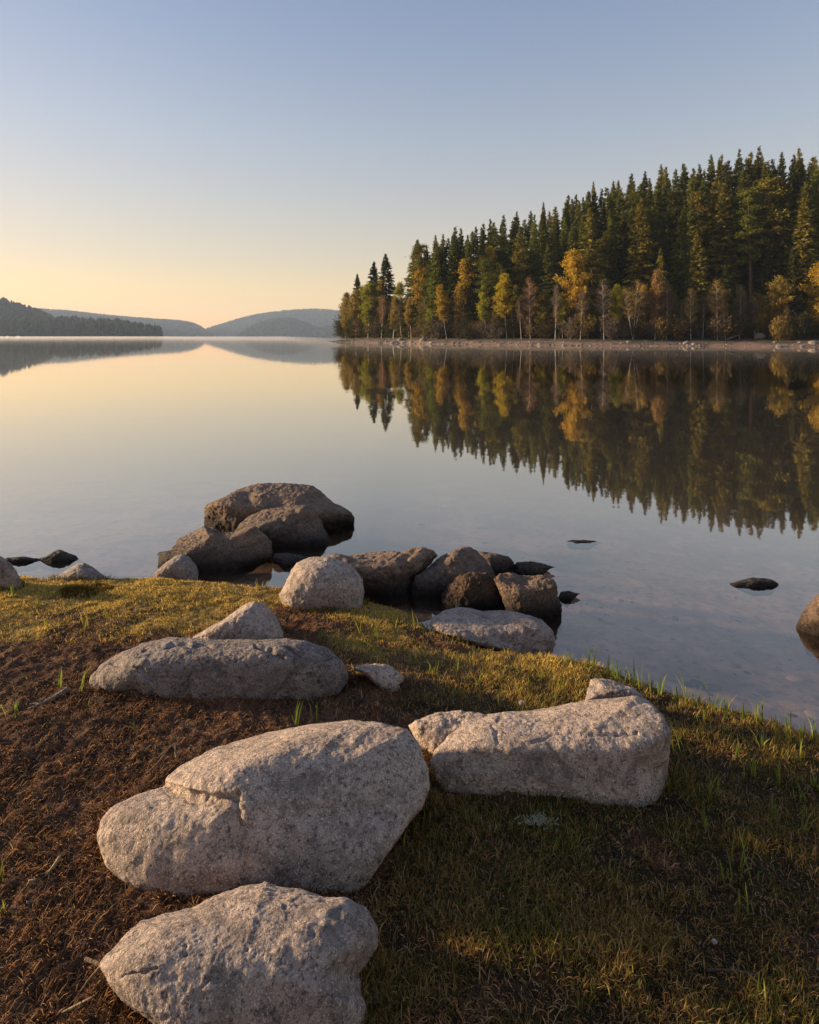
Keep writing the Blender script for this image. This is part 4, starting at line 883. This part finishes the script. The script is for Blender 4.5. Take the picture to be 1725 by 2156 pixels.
NAMES = {'spruce': ('spruce_tree', 'spruce'), 'dense': ('spruce_tree', 'spruce'), 'slim': ('spruce_tree', 'spruce'), 'pine': ('pine_tree', 'pine tree'), 'birch': ('birch_tree', 'birch tree'), 'narrow': ('birch_tree', 'birch tree'), 'bare': ('birch_tree', 'birch tree'), 'multi': ('birch_tree', 'birch tree'), 'bush': ('shrub', 'shrub')}
def tree(kind, px, s, ytop, color, label, group=None, var=None, wide=1.0, hmin=None, rng=random):
    (tm, cm), h0 = PROTO[kind][var if var is not None else rng.randrange(len(PROTO[kind]))]
    X, Y, z = shore_point(px, s); z -= 0.15
    Ht = H + (HY - ytop) / F * Y - z
    if hmin: Ht = max(Ht, hmin)
    k = Ht / h0; nm, cat = NAMES[kind]
    e = empty(nm, (X, Y, z), label, cat, group, rng.uniform(0, 6.28) if kind not in ('multi',) and kind not in ('narrow', 'bare', 'birch') else rng.uniform(-.5, .5))
    w = k ** .75 * wide; e.scale = (w, w, k)
    add_obj("trunk", tm, e); c = add_obj("crown", cm, e)
    j = rng.uniform(.85, 1.15); c.color = (color[0] * j, color[1] * j, color[2] * j, 1)
    return Ht

def build_forest():
    build_protos(); rg = random.Random(77)
    DK = (0.070, 0.092, 0.028); MG = (0.135, 0.160, 0.036); LG = (0.195, 0.230, 0.044); OL = (0.265, 0.235, 0.046)  # LG and OL made paler to put sunlight into the front crowns
    YE = (0.62, 0.47, 0.035); YG = (0.36, 0.36, 0.035); OR = (0.62, 0.39, 0.05); BO = (0.36, 0.25, 0.06); BR = (0.22, 0.15, 0.08); RD = (0.36, 0.20, 0.10); GY = (0.17, 0.135, 0.11)
    sky = [(754, 576), (785, 549), (812, 533), (880, 503), (898, 512), (918, 493), (934, 490), (955, 475), (971, 476), (1000, 474), (1011, 469), (1034, 458), (1057, 450), (1080, 450), (1091, 444), (1114, 443), (1143, 426), (1157, 441), (1172, 430), (1191, 406), (1203, 413),
           (1215, 408), (1232, 398), (1252, 378), (1268, 395), (1285, 380), (1305, 379), (1332, 362), (1354, 359), (1370, 375), (1387, 346), (1404, 349), (1424, 351), (1445, 341), (1460, 349), (1478, 345), (1493, 326), (1516, 321), (1537, 335), (1558, 310), (1577, 318), (1594, 306), (1612, 321), (1630, 330), (1648, 318), (1668, 322), (1687, 303), (1717, 325), (1745, 318), (1775, 310), (1800, 316)]
    sx = [p[0] for p in sky]; sy = [p[1] for p in sky]
    LB = "dark green spruce in the dense rows behind, its tip on the skyline"; GB = "spruces along the skyline of the wooded shore"
    LM = "green spruce crowded in the middle rows of the wooded slope"; GM = "spruces in the middle rows of the wooded slope"
    # the three at the point
    tree('dense', 754, 12, 576, DK, "small dark spruce, farthest out on the wooded point", var=0, wide=1.0); tree('dense', 785, 14, 549, DK, "middle of the three dark spruces on the wooded point", var=0, wide=1.1)
    tree('dense', 814, 15, 533, DK, "tallest of the three dark spruces on the wooded point, beside the gap of sky", var=1, wide=1.12); tree('dense', 877, 15, 503, MG, "tall broad spruce just right of the gap of sky", var=1, wide=1.05)
    for px, yt in sky[4:]:
        s = 44 + rg.uniform(-8, 8); s *= min(1, max(.35, (px - 800) / 300))
        tree('spruce' if rg.random() < .7 else 'slim', px + rg.uniform(-2, 2), s, yt + rg.uniform(-2, 3), rg.choice([DK, DK, MG, OL]), LB, GB, wide=rg.uniform(.8, 1.3), rng=rg)
    for px in np.arange(893, 1800, 13.5):
        p = px + rg.uniform(-5, 5); yt = np.interp(p, sx, sy) + rg.uniform(10, 34); s = (34 + rg.uniform(-5, 5)) * min(1, max(.4, (p - 800) / 300))
        tree('spruce' if rg.random() < .8 else 'slim', p, s, yt, rg.choice([DK, MG, MG, LG]), LM, GM, wide=rg.uniform(.8, 1.4), rng=rg)
    for px in np.arange(890, 1790, 21):
        p = px + rg.uniform(-7, 7); yt = np.interp(p, sx, sy) + rg.uniform(40, 110) * min(1, max(.3, (p - 840) / 400)); s = (23 + rg.uniform(-5, 4)) * min(1, max(.5, (p - 800) / 300))
        tree(rg.choice(['spruce', 'spruce', 'spruce', 'slim', 'pine']), p, s, yt, rg.choice([DK, MG, LG, OL]), LM, GM, wide=rg.uniform(.85, 1.35), rng=rg)
    # individual conifers that stand out
    for kind, px, s, yt, c, lab, var, wide in [
        ('pine', 906, 12, 561, LG, "flat-topped pine in front of an orange birch near the gap of sky", 0, 1.3), ('pine', 1028, 12, 552, LG, "bushy pine below the bright yellow birches", 1, 1.25), ('pine', 1101, 16, 505, OL, "tall pine with an orange trunk right of the yellow birches", 0, 1.0),
        ('spruce', 1155, 15, 506, MG, "dense green spruce left of the wide golden birch", 4, 1.0), ('spruce', 1249, 15, 434, OL, "wide sunlit spruce right of the golden birch", 3, 1.35), ('slim', 1350, 14, 414, OL, "tall spruce with a bare pale trunk above the multi-stemmed birch", 1, 1.3),
        ('spruce', 1432, 15, 431, LG, "bright green spruce with a sharp tip in the middle of the slope", 2, 1.2), ('spruce', 1466, 22, 428, MG, "slim spruce just behind the bright green one", 2, .9), ('slim', 1524, 20, 385, OL, "sunlit spruce left of the two tall pines", 0, 1.5),
        ('spruce', 1472, 12, 483, OL, "olive spruce with a reddish trunk above the brown birches", 1, 1.1), ('pine', 1583, 22, 402, LG, "left of the two tall pines near the right end", 1, 1.25), ('pine', 1618, 20, 383, OL, "right of the two tall pines, with a long bare trunk", 0, 1.45),
        ('slim', 1697, 13, 414, OL, "slender sunlit spruce near the right end of the forest", 0, 1.3), ('spruce', 1530, 11, 558, MG, "young bright spruce standing among the brown birches", 0, 1.0), ('spruce', 1205, 18, 470, MG, "spruce rising directly above the wide golden birch", 1, 1.0),
        ('spruce', 1395, 12, 520, OL, "half-height olive spruce beside the red-topped birch", 3, 1.0), ('spruce', 1668, 12, 520, DK, "half-height dark spruce left of the slender sunlit one", 3, 1.0), ('spruce', 960, 13, 560, DK, "dark spruce standing between the orange birches", 0, 1.0)]:
        tree(kind, px, s, yt, c, lab, var=var, wide=wide, rng=rg)
    for px, s, yt in ((741, 13, 640), (762, 15, 622), (790, 16, 600), (806, 14, 628), (822, 15, 640), (836, 13, 655), (770, 12, 640), (752, 11, 650)):
        tree('spruce' if px % 4 else 'birch', px, s, yt, rg.choice([DK, OL, MG]), "dark undergrowth tree packed behind the birches of the point", "trees packed behind the birches of the point", wide=1.6, rng=rg)
    # birches of the front row
    for kind, px, s, yt, c, lab, var, wide in [
        ('birch', 728, 8, 630, BO, "brownish leafy birch overhanging the water, outermost on the point", 1, 1.1), ('birch', 750, 9, 612, BO, "brown-green birch second from the tip of the point", 0, 1.0), ('birch', 775, 9, 600, YG, "yellow-green birch in front of the three dark spruces", 1, 1.2), ('narrow', 797, 11, 592, OR, "small orange birch between the two larger spruces of the point", 0, 1.0),
        ('bare', 803, 8, 629, RD, "reddish leaning birch below the tallest spruce of the point", 1, .9), ('narrow', 828, 8, 628, BO, "orange-brown birch below the gap of sky", 0, 1.2), ('bare', 846, 8, 640, BR, "leaning white-stemmed birch at the foot of the gap of sky", 2, 1.0), ('birch', 866, 9, 632, BO, "brown-leaved birch at the foot of the tall broad spruce", 2, .9),
        ('birch', 899, 14, 550, OR, "orange birch behind the flat-topped pine", 2, 1.1), ('birch', 908, 8, 642, YG, "low yellow-green birch under the flat-topped pine", 0, .8), ('narrow', 941, 8, 604, OR, "slim orange-brown birch left of the tallest orange one", 1, 1.1), ('narrow', 970, 10, 550, OR, "tallest orange birch, narrow and pointed, in the left part of the forest", 0, 1.25),
        ('birch', 1018, 15, 536, YE, "bright yellow birch rising behind the bushy pine", 0, .8), ('birch', 1037, 16, 524, YE, "highest bright yellow birch, just right of the other one", 2, .85), ('birch', 1052, 13, 560, YG, "yellow-green birch below the highest yellow one", 0, .9), ('birch', 1067, 9, 579, YE, "yellow birch with a leaning trunk right of the bushy pine", 2, 1.0),
        ('bare', 1117, 9, 589, RD, "pale reddish bare birch with a forked white stem", 0, .9), ('bare', 1098, 8, 625, BR, "thin bare birch with a tilted stem left of the forked one", 2, .7), ('bare', 1169, 8, 601, GY, "tall thin white stem with few twigs left of the golden birch", 1, .6), ('birch', 1203, 12, 532, OR, "wide golden birch in the middle of the forest edge", 1, 1.1), ('birch', 1185, 9, 630, YG, "low green birch under the wide golden one", 0, .7),
        ('bare', 1222, 8, 615, BR, "brown bare birch with twin stems right of the golden birch", 1, .9), ('bare', 1272, 8, 594, GY, "grey leafless birch standing left of the multi-stemmed one", 0, .9), ('birch', 1301, 9, 601, YG, "yellow-green birch touching the multi-stemmed one", 0, .9), ('multi', 1333, 8, 593, BO, "multi-stemmed birch with fanned white trunks and a brown-orange crown", 0, 1.1),
        ('narrow', 1379, 8, 571, RD, "red-topped narrow birch with a long white stem", 0, 1.0), ('bare', 1403, 8, 607, BR, "brown birch with twin white stems right of the red-topped one", 1, .9), ('bare', 1455, 8, 612, BO, "white-stemmed birch below the olive spruce", 0, .8), ('bare', 1440, 9, 630, BR, "short brown birch left of the white-stemmed one below the olive spruce", 2, .7), ('bare', 1480, 9, 625, BR, "slight brown birch in the thicket of thin stems", 1, .7),
        ('bare', 1511, 8, 594, BO, "orange-brown birch with a straight white stem", 0, 1.0), ('bare', 1528, 8, 608, BR, "brown birch whose bright white stem stands nearest the water", 2, .8), ('bare', 1557, 9, 604, BR, "thin curved birch left of the root stump", 1, .7), ('bare', 1590, 10, 620, GY, "grey bare birch behind the root stump", 0, .9), ('birch', 1641, 9, 583, BO, "wide brown-leaved birch right of the root stump", 0, 1.15), ('bare', 1662, 8, 640, BR, "thin leaning birch at the foot of the wide brown one", 2, .7), ('birch', 1726, 9, 556, OR, "large golden birch at the right end of the beach", 1, 1.25)]:
        tree(kind, px, s, yt, c, lab, var=var, wide=wide, rng=rg)
    LY = "young spruce filling the foot of the forest between the birches"; GY_ = "young spruces at the foot of the forest"
    for px in np.arange(735, 1740, 27):
        p = px + rg.uniform(-9, 9); tree('spruce', p, 13 + rg.uniform(-1, 4), 640 - rg.uniform(-20, 45), rg.choice([DK, DK, MG, OL]), LY, GY_, wide=rg.uniform(1.2, 1.7), rng=rg)
    LQ = "leafy yellow-brown birch in the broken second row of the forest edge"; GQ = "leafy birches in the second row"
    for px in np.arange(728, 1740, 24):
        p = px + rg.uniform(-10, 10); tree(rg.choice(['birch', 'birch', 'narrow']), p, 11 + rg.uniform(-1, 3), 618 - rg.uniform(-25, 22), rg.choice([BO, YG, BO, OL, OR, BR]), LQ, GQ, wide=rg.uniform(.8, 1.1), rng=rg)
    LS = "leafless brown shrub in the undergrowth at the forest edge"; GS = "brown shrubs along the forest edge"
    for px in np.arange(722, 1740, 14.5):
        p = px + rg.uniform(-5, 5); tree('bush', p, 8.2 + rg.uniform(-.8, 3.5), 684 - rg.uniform(0, 26), rg.choice([BR, BR, GY, BO, (0.07, 0.05, 0.02), (0.05, 0.055, 0.02)]), LS, GS, rng=rg)
    LT = "young birch with a thin pale stem in the undergrowth of the forest edge"; GT = "young birches along the forest edge"
    for px in np.arange(735, 1735, 19):
        p = px + rg.uniform(-8, 8); tree('bare', p, 9 + rg.uniform(0, 5), 645 - rg.uniform(-10, 25), rg.choice([BR, BO, GY, BR]), LT, GT, wide=rg.uniform(.6, .9), rng=rg)

# ---------------------------------------------------------------- far hills
def hill(name, prof, D0, D1, tree_h, n, cols, label, seed, back=350):
    rng = np.random.default_rng(seed); px = np.arange(prof[0][0], prof[-1][0] + 1, 6.0); yr = np.interp(px, [p[0] for p in prof], [p[1] for p in prof])
    zt = H + (HY - yr) / F * D1 - tree_h * .75; zt = np.maximum(zt, 0.3)
    t = np.concatenate([np.linspace(0, 1, 14), [1.3, 1.7, 2.2]])
    def zz(tt, z1): return np.where(tt <= 1, z1 * np.sin(np.clip(tt, 0, 1) * math.pi / 2) ** 1.0, z1 * np.maximum(0, 1 - (tt - 1) / 1.2))
    V = []
    for tt in t:
        Y = D0 + (D1 - D0) * tt if tt <= 1 else D1 + (tt - 1) * back; V.append(np.stack([(px - CX) / F * Y, np.full(px.shape, Y), zz(tt, zt) - .4 * (tt == 0)], 1))
    V = np.concatenate(V); nx = len(px); i = np.arange(len(V)).reshape(len(t), nx); q = np.stack([i[:-1, :-1], i[:-1, 1:], i[1:, 1:], i[1:, :-1]], -1).reshape(-1, 4)
    N = NT("forest_floor"); bs = N.n("ShaderNodeBsdfDiffuse"); g = N.n("ShaderNodeNewGeometry"); N.l(N.mix(N.noise(g.outputs["Position"], .01, 3), (.02, .024, .012), (.035, .035, .018)), bs.inputs[0]); N.l(bs.outputs[0], N.out.inputs[0])
    add_obj(name, mesh_from(name, V, None, N.m, None, True, q), kind="structure")
    # trees of the far wood: two-tier ragged crowns
    p = rng.uniform(px[0], px[-1], n); tt = 1 - rng.uniform(0, 1, n) ** 1.25 * 0.995; m = n // 5; tt[:m] = 1 - rng.uniform(0, .03, m)
    z1 = np.interp(p, px, zt); Y = D0 + (D1 - D0) * tt; X = (p - CX) / F * Y; z = zz(tt, z1)
    h = tree_h * rng.uniform(.6, 1.12, n); broad = rng.uniform(0, 1, n) < .25; r = h * np.where(broad, .33, .20) * rng.uniform(.8, 1.2, n)
    S = 6; Vs, Ts = [], []
    prof_ = [(0, .55), (.12, 1.0), (.45, .62), (.42, .75), (.75, .36), (1.0, .0)]
    ring = []
    for k, (hh, rr) in enumerate(prof_):
        a = rng.uniform(0, 6.28, n)[:, None] + np.arange(S)[None] * 2 * math.pi / S
        rad = (r * np.where(broad, [.6, 1.0, 1.0, 1.0, .75, .05][k], rr))[:, None] * rng.uniform(.6, 1.3, (n, S))
        ring.append(np.stack([X[:, None] + np.cos(a) * rad, Y[:, None] + np.sin(a) * rad, (z + h * hh)[:, None] + rng.normal(0, .03, (n, S)) * h[:, None]], 2))
    V = np.stack(ring, 1).reshape(n, -1, 3); nv = V.shape[1]; Q = []
    for k in range(len(prof_) - 1):
        for s in range(S): Q.append((k * S + s, k * S + (s + 1) % S, (k + 1) * S + (s + 1) % S, (k + 1) * S + s))
    Q = (np.arange(n)[:, None, None] * nv + np.array(Q)[None]).reshape(-1, 4)
    C = np.repeat(pal(cols, n, rng, .3), nv, 0)
    add_obj("distant_forest", mesh_from("distant_forest", V.reshape(-1, 3), None, M['far_needles'], C, False, Q), kind="stuff", label=label)

def build_far():
    g = [(.020, .027, .011), (.010, .015, .007), (.036, .040, .014)]; au = g + g + [(.06, .04, .014), (.045, .042, .013)]
    hill("hill", [(-700, 590), (-400, 575), (-150, 600), (-20, 626), (0, 631), (40, 644), (70, 652), (95, 662), (112, 672), (125, 690), (131, 707)], 1150, 1500, 25, 3000, au, "dark wooded hill at the left edge of the lake", 201)
    hill("hill", [(-300, 672), (60, 672), (110, 676), (140, 671), (170, 674), (215, 675), (245, 676), (275, 684), (300, 691), (318, 696), (328, 700), (336, 706.5)], 1000, 1250, 22, 2200, au, "low wooded spit in front of the left hill", 203)
    hill("hill", [(-200, 640), (60, 649), (100, 652), (140, 654), (200, 661), (260, 667), (330, 672), (380, 675), (405, 680), (420, 686), (432, 694), (445, 703), (450, 706.5)], 2500, 3300, 17, 6500, g, "hazy wooded ridge behind the left shore", 205)
    hill("hill", [(415, 706.5), (425, 700), (437, 691), (470, 681), (500, 672), (530, 664), (560, 659), (600, 654), (628, 652), (660, 650), (690, 652), (720, 655), (800, 652), (900, 656), (1100, 660), (1400, 668)], 3000, 3800, 17, 8500, g, "hazy wooded ridge across the lake left of the point", 207)
    hill("hill", [(500, 706.5), (515, 694), (535, 684), (560, 675), (590, 670), (620, 671), (650, 680), (670, 690), (700, 686), (740, 680), (800, 676), (900, 690), (930, 706)], 2300, 2700, 16, 3600, au, "lower hazy hill in front of the ridge beyond the point", 209)
    # moored boats under the left hill
    for px, L, lab in ((15, 7, "white moored boat near the far left shore"), (38, 10, "largest white moored boat below the left hill"), (3, 6, "small white boat at the left edge of the far shore")):
        Y = 1000.0; X = (px - CX) / F * Y; e = empty("boat", (X, Y, 0), lab, "boat"); B = Bag(); st = []
        for k, t in enumerate(np.linspace(-1, 1, 9)):
            w = 1.1 * math.sqrt(max(0.02, 1 - abs(t) ** 2.4)); st.append([(t * L / 2, -w, 1.1), (t * L / 2 * .95, -w * .5, -.2), (t * L / 2 * .95, w * .5, -.2), (t * L / 2, w, 1.1)])
        V = np.array(st).reshape(-1, 3); q = [(k * 4 + j, k * 4 + (j + 1) % 4, k * 4 + 4 + (j + 1) % 4, k * 4 + 4 + j) for k in range(8) for j in range(4)]; B.add(V, q=q); add_obj("hull", B.mesh("hull", M['hull']), e)
        B = Bag(); l, w = L * .2, .8; V = [(-l, -w, 1.1), (l, -w, 1.1), (l, w, 1.1), (-l, w, 1.1), (-l * .8, -w * .8, 2.1), (l * .6, -w * .8, 2.1), (l * .6, w * .8, 2.1), (-l * .8, w * .8, 2.1)]
        B.add(V, q=[(0, 1, 5, 4), (1, 2, 6, 5), (2, 3, 7, 6), (3, 0, 4, 7), (4, 5, 6, 7)]); add_obj("cabin", B.mesh("cabin", M['hull']), e)

# ---------------------------------------------------------------- water, air, light, camera
def build_water():
    N = NT("lake_water"); g = N.n("ShaderNodeNewGeometry"); mp = N.n("ShaderNodeMapping"); mp.inputs["Scale"].default_value = (0.5, 1.0, 1.0); N.l(g.outputs["Position"], mp.inputs[0])
    n1 = N.noise(mp.outputs[0], 1.1, 3, 0.5); n2 = N.noise(mp.outputs[0], 6.0, 2, 0.5)
    bp = N.n("ShaderNodeBump", in_Strength=1.0, in_Distance=0.0016); N.l(N.math('ADD', n1, N.math('MULTIPLY', n2, 0.12)), bp.inputs["Height"])
    # mirror share from the viewing angle, the same from above and below the surface
    dt = N.n("ShaderNodeVectorMath", operation='DOT_PRODUCT'); N.l(g.outputs["Incoming"], dt.inputs[0]); N.l(bp.outputs[0], dt.inputs[1])
    co = N.math('SUBTRACT', 1.0, N.math('ABSOLUTE', dt.outputs["Value"]), True)
    steep = N.ramp(co, [(0.40, 0.45), (0.74, 1.0)])
    fac = N.math('ADD', N.math('MULTIPLY', N.math('MULTIPLY', N.math('POWER', co, WATER_POW), steep), 0.98), 0.02, True)
    tr = N.n("ShaderNodeBsdfTransparent"); tr.inputs[0].default_value = (0.95, 0.88, 0.80, 1)
    gl = N.n("ShaderNodeBsdfGlossy", in_Roughness=0.02); gl.inputs[0].default_value = (1.0, 0.97, 0.91, 1); N.l(bp.outputs[0], gl.inputs["Normal"])
    mx = N.n("ShaderNodeMixShader"); N.l(fac, mx.inputs[0]); N.l(tr.outputs[0], mx.inputs[1]); N.l(gl.outputs[0], mx.inputs[2]); N.l(mx.outputs[0], N.out.inputs[0])
    V = [(-4100, -390, 0), (4100, -390, 0), (4100, 4500, 0), (-4100, 4500, 0)]
    add_obj("lake", mesh_from("lake", V, None, N.m, None, False, [(0, 1, 2, 3)]), kind="structure")

def box_mesh(name, lo, hi, mat):
    (a, b, c), (d, e, f) = lo, hi
    V = [(a, b, c), (d, b, c), (d, e, c), (a, e, c), (a, b, f), (d, b, f), (d, e, f), (a, e, f)]
    return mesh_from(name, V, None, mat, None, False, [(0, 3, 2, 1), (4, 5, 6, 7), (0, 1, 5, 4), (1, 2, 6, 5), (2, 3, 7, 6), (3, 0, 4, 7)])

WATER_POW = 2.05
HAZE_D, HAZE_C, HAZE_A = 0.00014, (0.50, 0.64, 0.86), 0.1
def build_haze():
    N = NT("haze_air"); v = N.n("ShaderNodeVolumePrincipled"); v.inputs["Color"].default_value = (*HAZE_C, 1); v.inputs["Density"].default_value = HAZE_D; v.inputs["Anisotropy"].default_value = HAZE_A
    N.l(v.outputs[0], N.out.inputs["Volume"])
    add_obj("haze", box_mesh("haze", (-4200, -420, -8), (4200, 4600, 215), N.m), kind="stuff", label="thin morning haze over the lake")

SKY_GAMMA = 0.52
SKY_TINT = [(0.0, (2.60, 1.42, 0.62)), (0.05, (2.2, 1.37, 0.66)), (0.12, (1.84, 1.31, 0.91)), (0.20, (1.68, 1.32, 1.10)), (0.30, (1.50, 1.31, 1.25)), (0.55, (0.98, 1.05, 1.30)), (1.0, (0.98, 1.06, 1.36))]
EXPOSURE = 1.2
def build_mist():
    # a shallow lens of fog lying on the water along the wooded shore and out over the open lake
    N = NT("lake_mist"); v = N.n("ShaderNodeVolumePrincipled"); v.inputs["Color"].default_value = (0.9, 0.88, 0.9, 1); v.inputs["Density"].default_value = MIST_D; v.inputs["Anisotropy"].default_value = 0.2
    N.l(v.outputs[0], N.out.inputs["Volume"])
    px = np.array([-900, -300, 0, 300, 600, 860, 1000, 1200, 1450, 1725, 2100]); near = np.interp(px, [-900, 600, 860, 1725, 2100], [120, 70, 34, 26, 24]); far = np.interp(px, [-900, 560, 640, 720, 860, 1725, 2100], [900, 900, 400, 159, 128, 91, 84])
    V, Q = [], []; sec = [(0, .012), (.25, .30), (.6, .62), (.92, .55), (1.0, .10), (1.0, .012)]
    for p, a, b in zip(px, near, far):
        for t, h in sec: Y = a + (b - a) * t; V.append(((p - CX) / F * Y, Y, h * min(2.2, (b - a) / 60)))
    m = len(sec)
    for i in range(len(px) - 1):
        for k in range(m): Q.append((i * m + k, i * m + (k + 1) % m, (i + 1) * m + (k + 1) % m, (i + 1) * m + k))
    c0 = tuple(range(m)); c1 = tuple((len(px) - 1) * m + k for k in range(m))
    T = [(c0[0], c0[k + 1], c0[k]) for k in range(1, m - 1)] + [(c1[0], c1[k], c1[k + 1]) for k in range(1, m - 1)]
    me = mesh_from("mist", V, T, N.m, None, False, Q); bm = bmesh.new(); bm.from_mesh(me); bmesh.ops.recalc_face_normals(bm, faces=bm.faces[:]); bm.to_mesh(me); bm.free()
    add_obj("mist", me, kind="stuff", label="low mist drifting on the water along the wooded shore")
MIST_D = 0.0013
def build_light():
    w = bpy.data.worlds.new("World"); SC.world = w; w.use_nodes = True; t = w.node_tree; t.nodes.clear()
    o = t.nodes.new("ShaderNodeOutputWorld"); b = t.nodes.new("ShaderNodeBackground"); s = t.nodes.new("ShaderNodeTexSky")
    s.sky_type = 'NISHITA'; s.sun_disc = False; s.sun_elevation = SUN_EL; s.sun_rotation = SUN_AZ % (2 * math.pi); s.altitude = 800; s.air_density = 1.0; s.dust_density = 1.5; s.ozone_density = 2.0
    b.inputs[1].default_value = 0.12
    # soften the range of the sky (gamma) and warm the band of air above the horizon, by elevation
    gm = t.nodes.new("ShaderNodeGamma"); gm.inputs[1].default_value = SKY_GAMMA
    geo = t.nodes.new("ShaderNodeTexCoord"); sx = t.nodes.new("ShaderNodeSeparateXYZ"); rp = t.nodes.new("ShaderNodeValToRGB"); mx = t.nodes.new("ShaderNodeMix"); mx.data_type = 'RGBA'; mx.blend_type = 'MULTIPLY'; mx.inputs[0].default_value = 1.0
    cr = rp.color_ramp
    while len(cr.elements) < len(SKY_TINT): cr.elements.new(0.5)
    for e, (p, c) in zip(cr.elements, SKY_TINT): e.position = p; e.color = (*[v / 4.0 for v in c], 1)
    sc4 = t.nodes.new("ShaderNodeVectorMath"); sc4.operation = 'SCALE'; sc4.inputs[3].default_value = 4.0
    t.links.new(geo.outputs["Generated"], sx.inputs[0]); t.links.new(sx.outputs[2], rp.inputs[0]); t.links.new(s.outputs[0], gm.inputs[0]); t.links.new(rp.outputs[0], sc4.inputs[0])
    t.links.new(gm.outputs[0], mx.inputs[6]); t.links.new(sc4.outputs[0], mx.inputs[7]); t.links.new(mx.outputs[2], b.inputs[0]); t.links.new(b.outputs[0], o.inputs[0])
    L = bpy.data.lights.new("sun", 'SUN'); L.energy = 5.2; L.angle = math.radians(4.0); L.color = (1.0, 0.74, 0.45)
    lo = bpy.data.objects.new("sun", L); COL.objects.link(lo)
    d = Vector((math.sin(SUN_AZ) * math.cos(SUN_EL), math.cos(SUN_AZ) * math.cos(SUN_EL), math.sin(SUN_EL)))
    lo.rotation_euler = (-d).to_track_quat('-Z', 'Y').to_euler(); lo.location = d * 50
    c = bpy.data.cameras.new("camera"); c.sensor_fit = 'HORIZONTAL'; c.sensor_width = 24.0; c.lens = 24.0 * F / 1725.0
    c.shift_y = (HY - 2156 / 2) / 1725.0; c.clip_start = 0.05; c.clip_end = 30000
    co = bpy.data.objects.new("camera", c); COL.objects.link(co); co.location = (0, 0, H); co.rotation_euler = (math.pi / 2, 0, 0); SC.camera = co
    vs = SC.view_settings; SC.display_settings.display_device = 'sRGB'; vs.view_transform = 'Standard'; vs.look = 'None'; vs.gamma = 1; vs.exposure = EXPOSURE; vs.use_curve_mapping = False
    cy = SC.cycles; cy.use_denoising = True; cy.max_bounces = 8; cy.transparent_max_bounces = 12; cy.volume_bounces = 1; cy.caustics_reflective = False; cy.caustics_refractive = False; cy.use_adaptive_sampling = True

build_rocks(); build_ground(); build_turf(); build_tufts(); build_bits(); build_shore(); build_forest(); build_far(); build_water(); build_haze(); build_mist(); build_light()
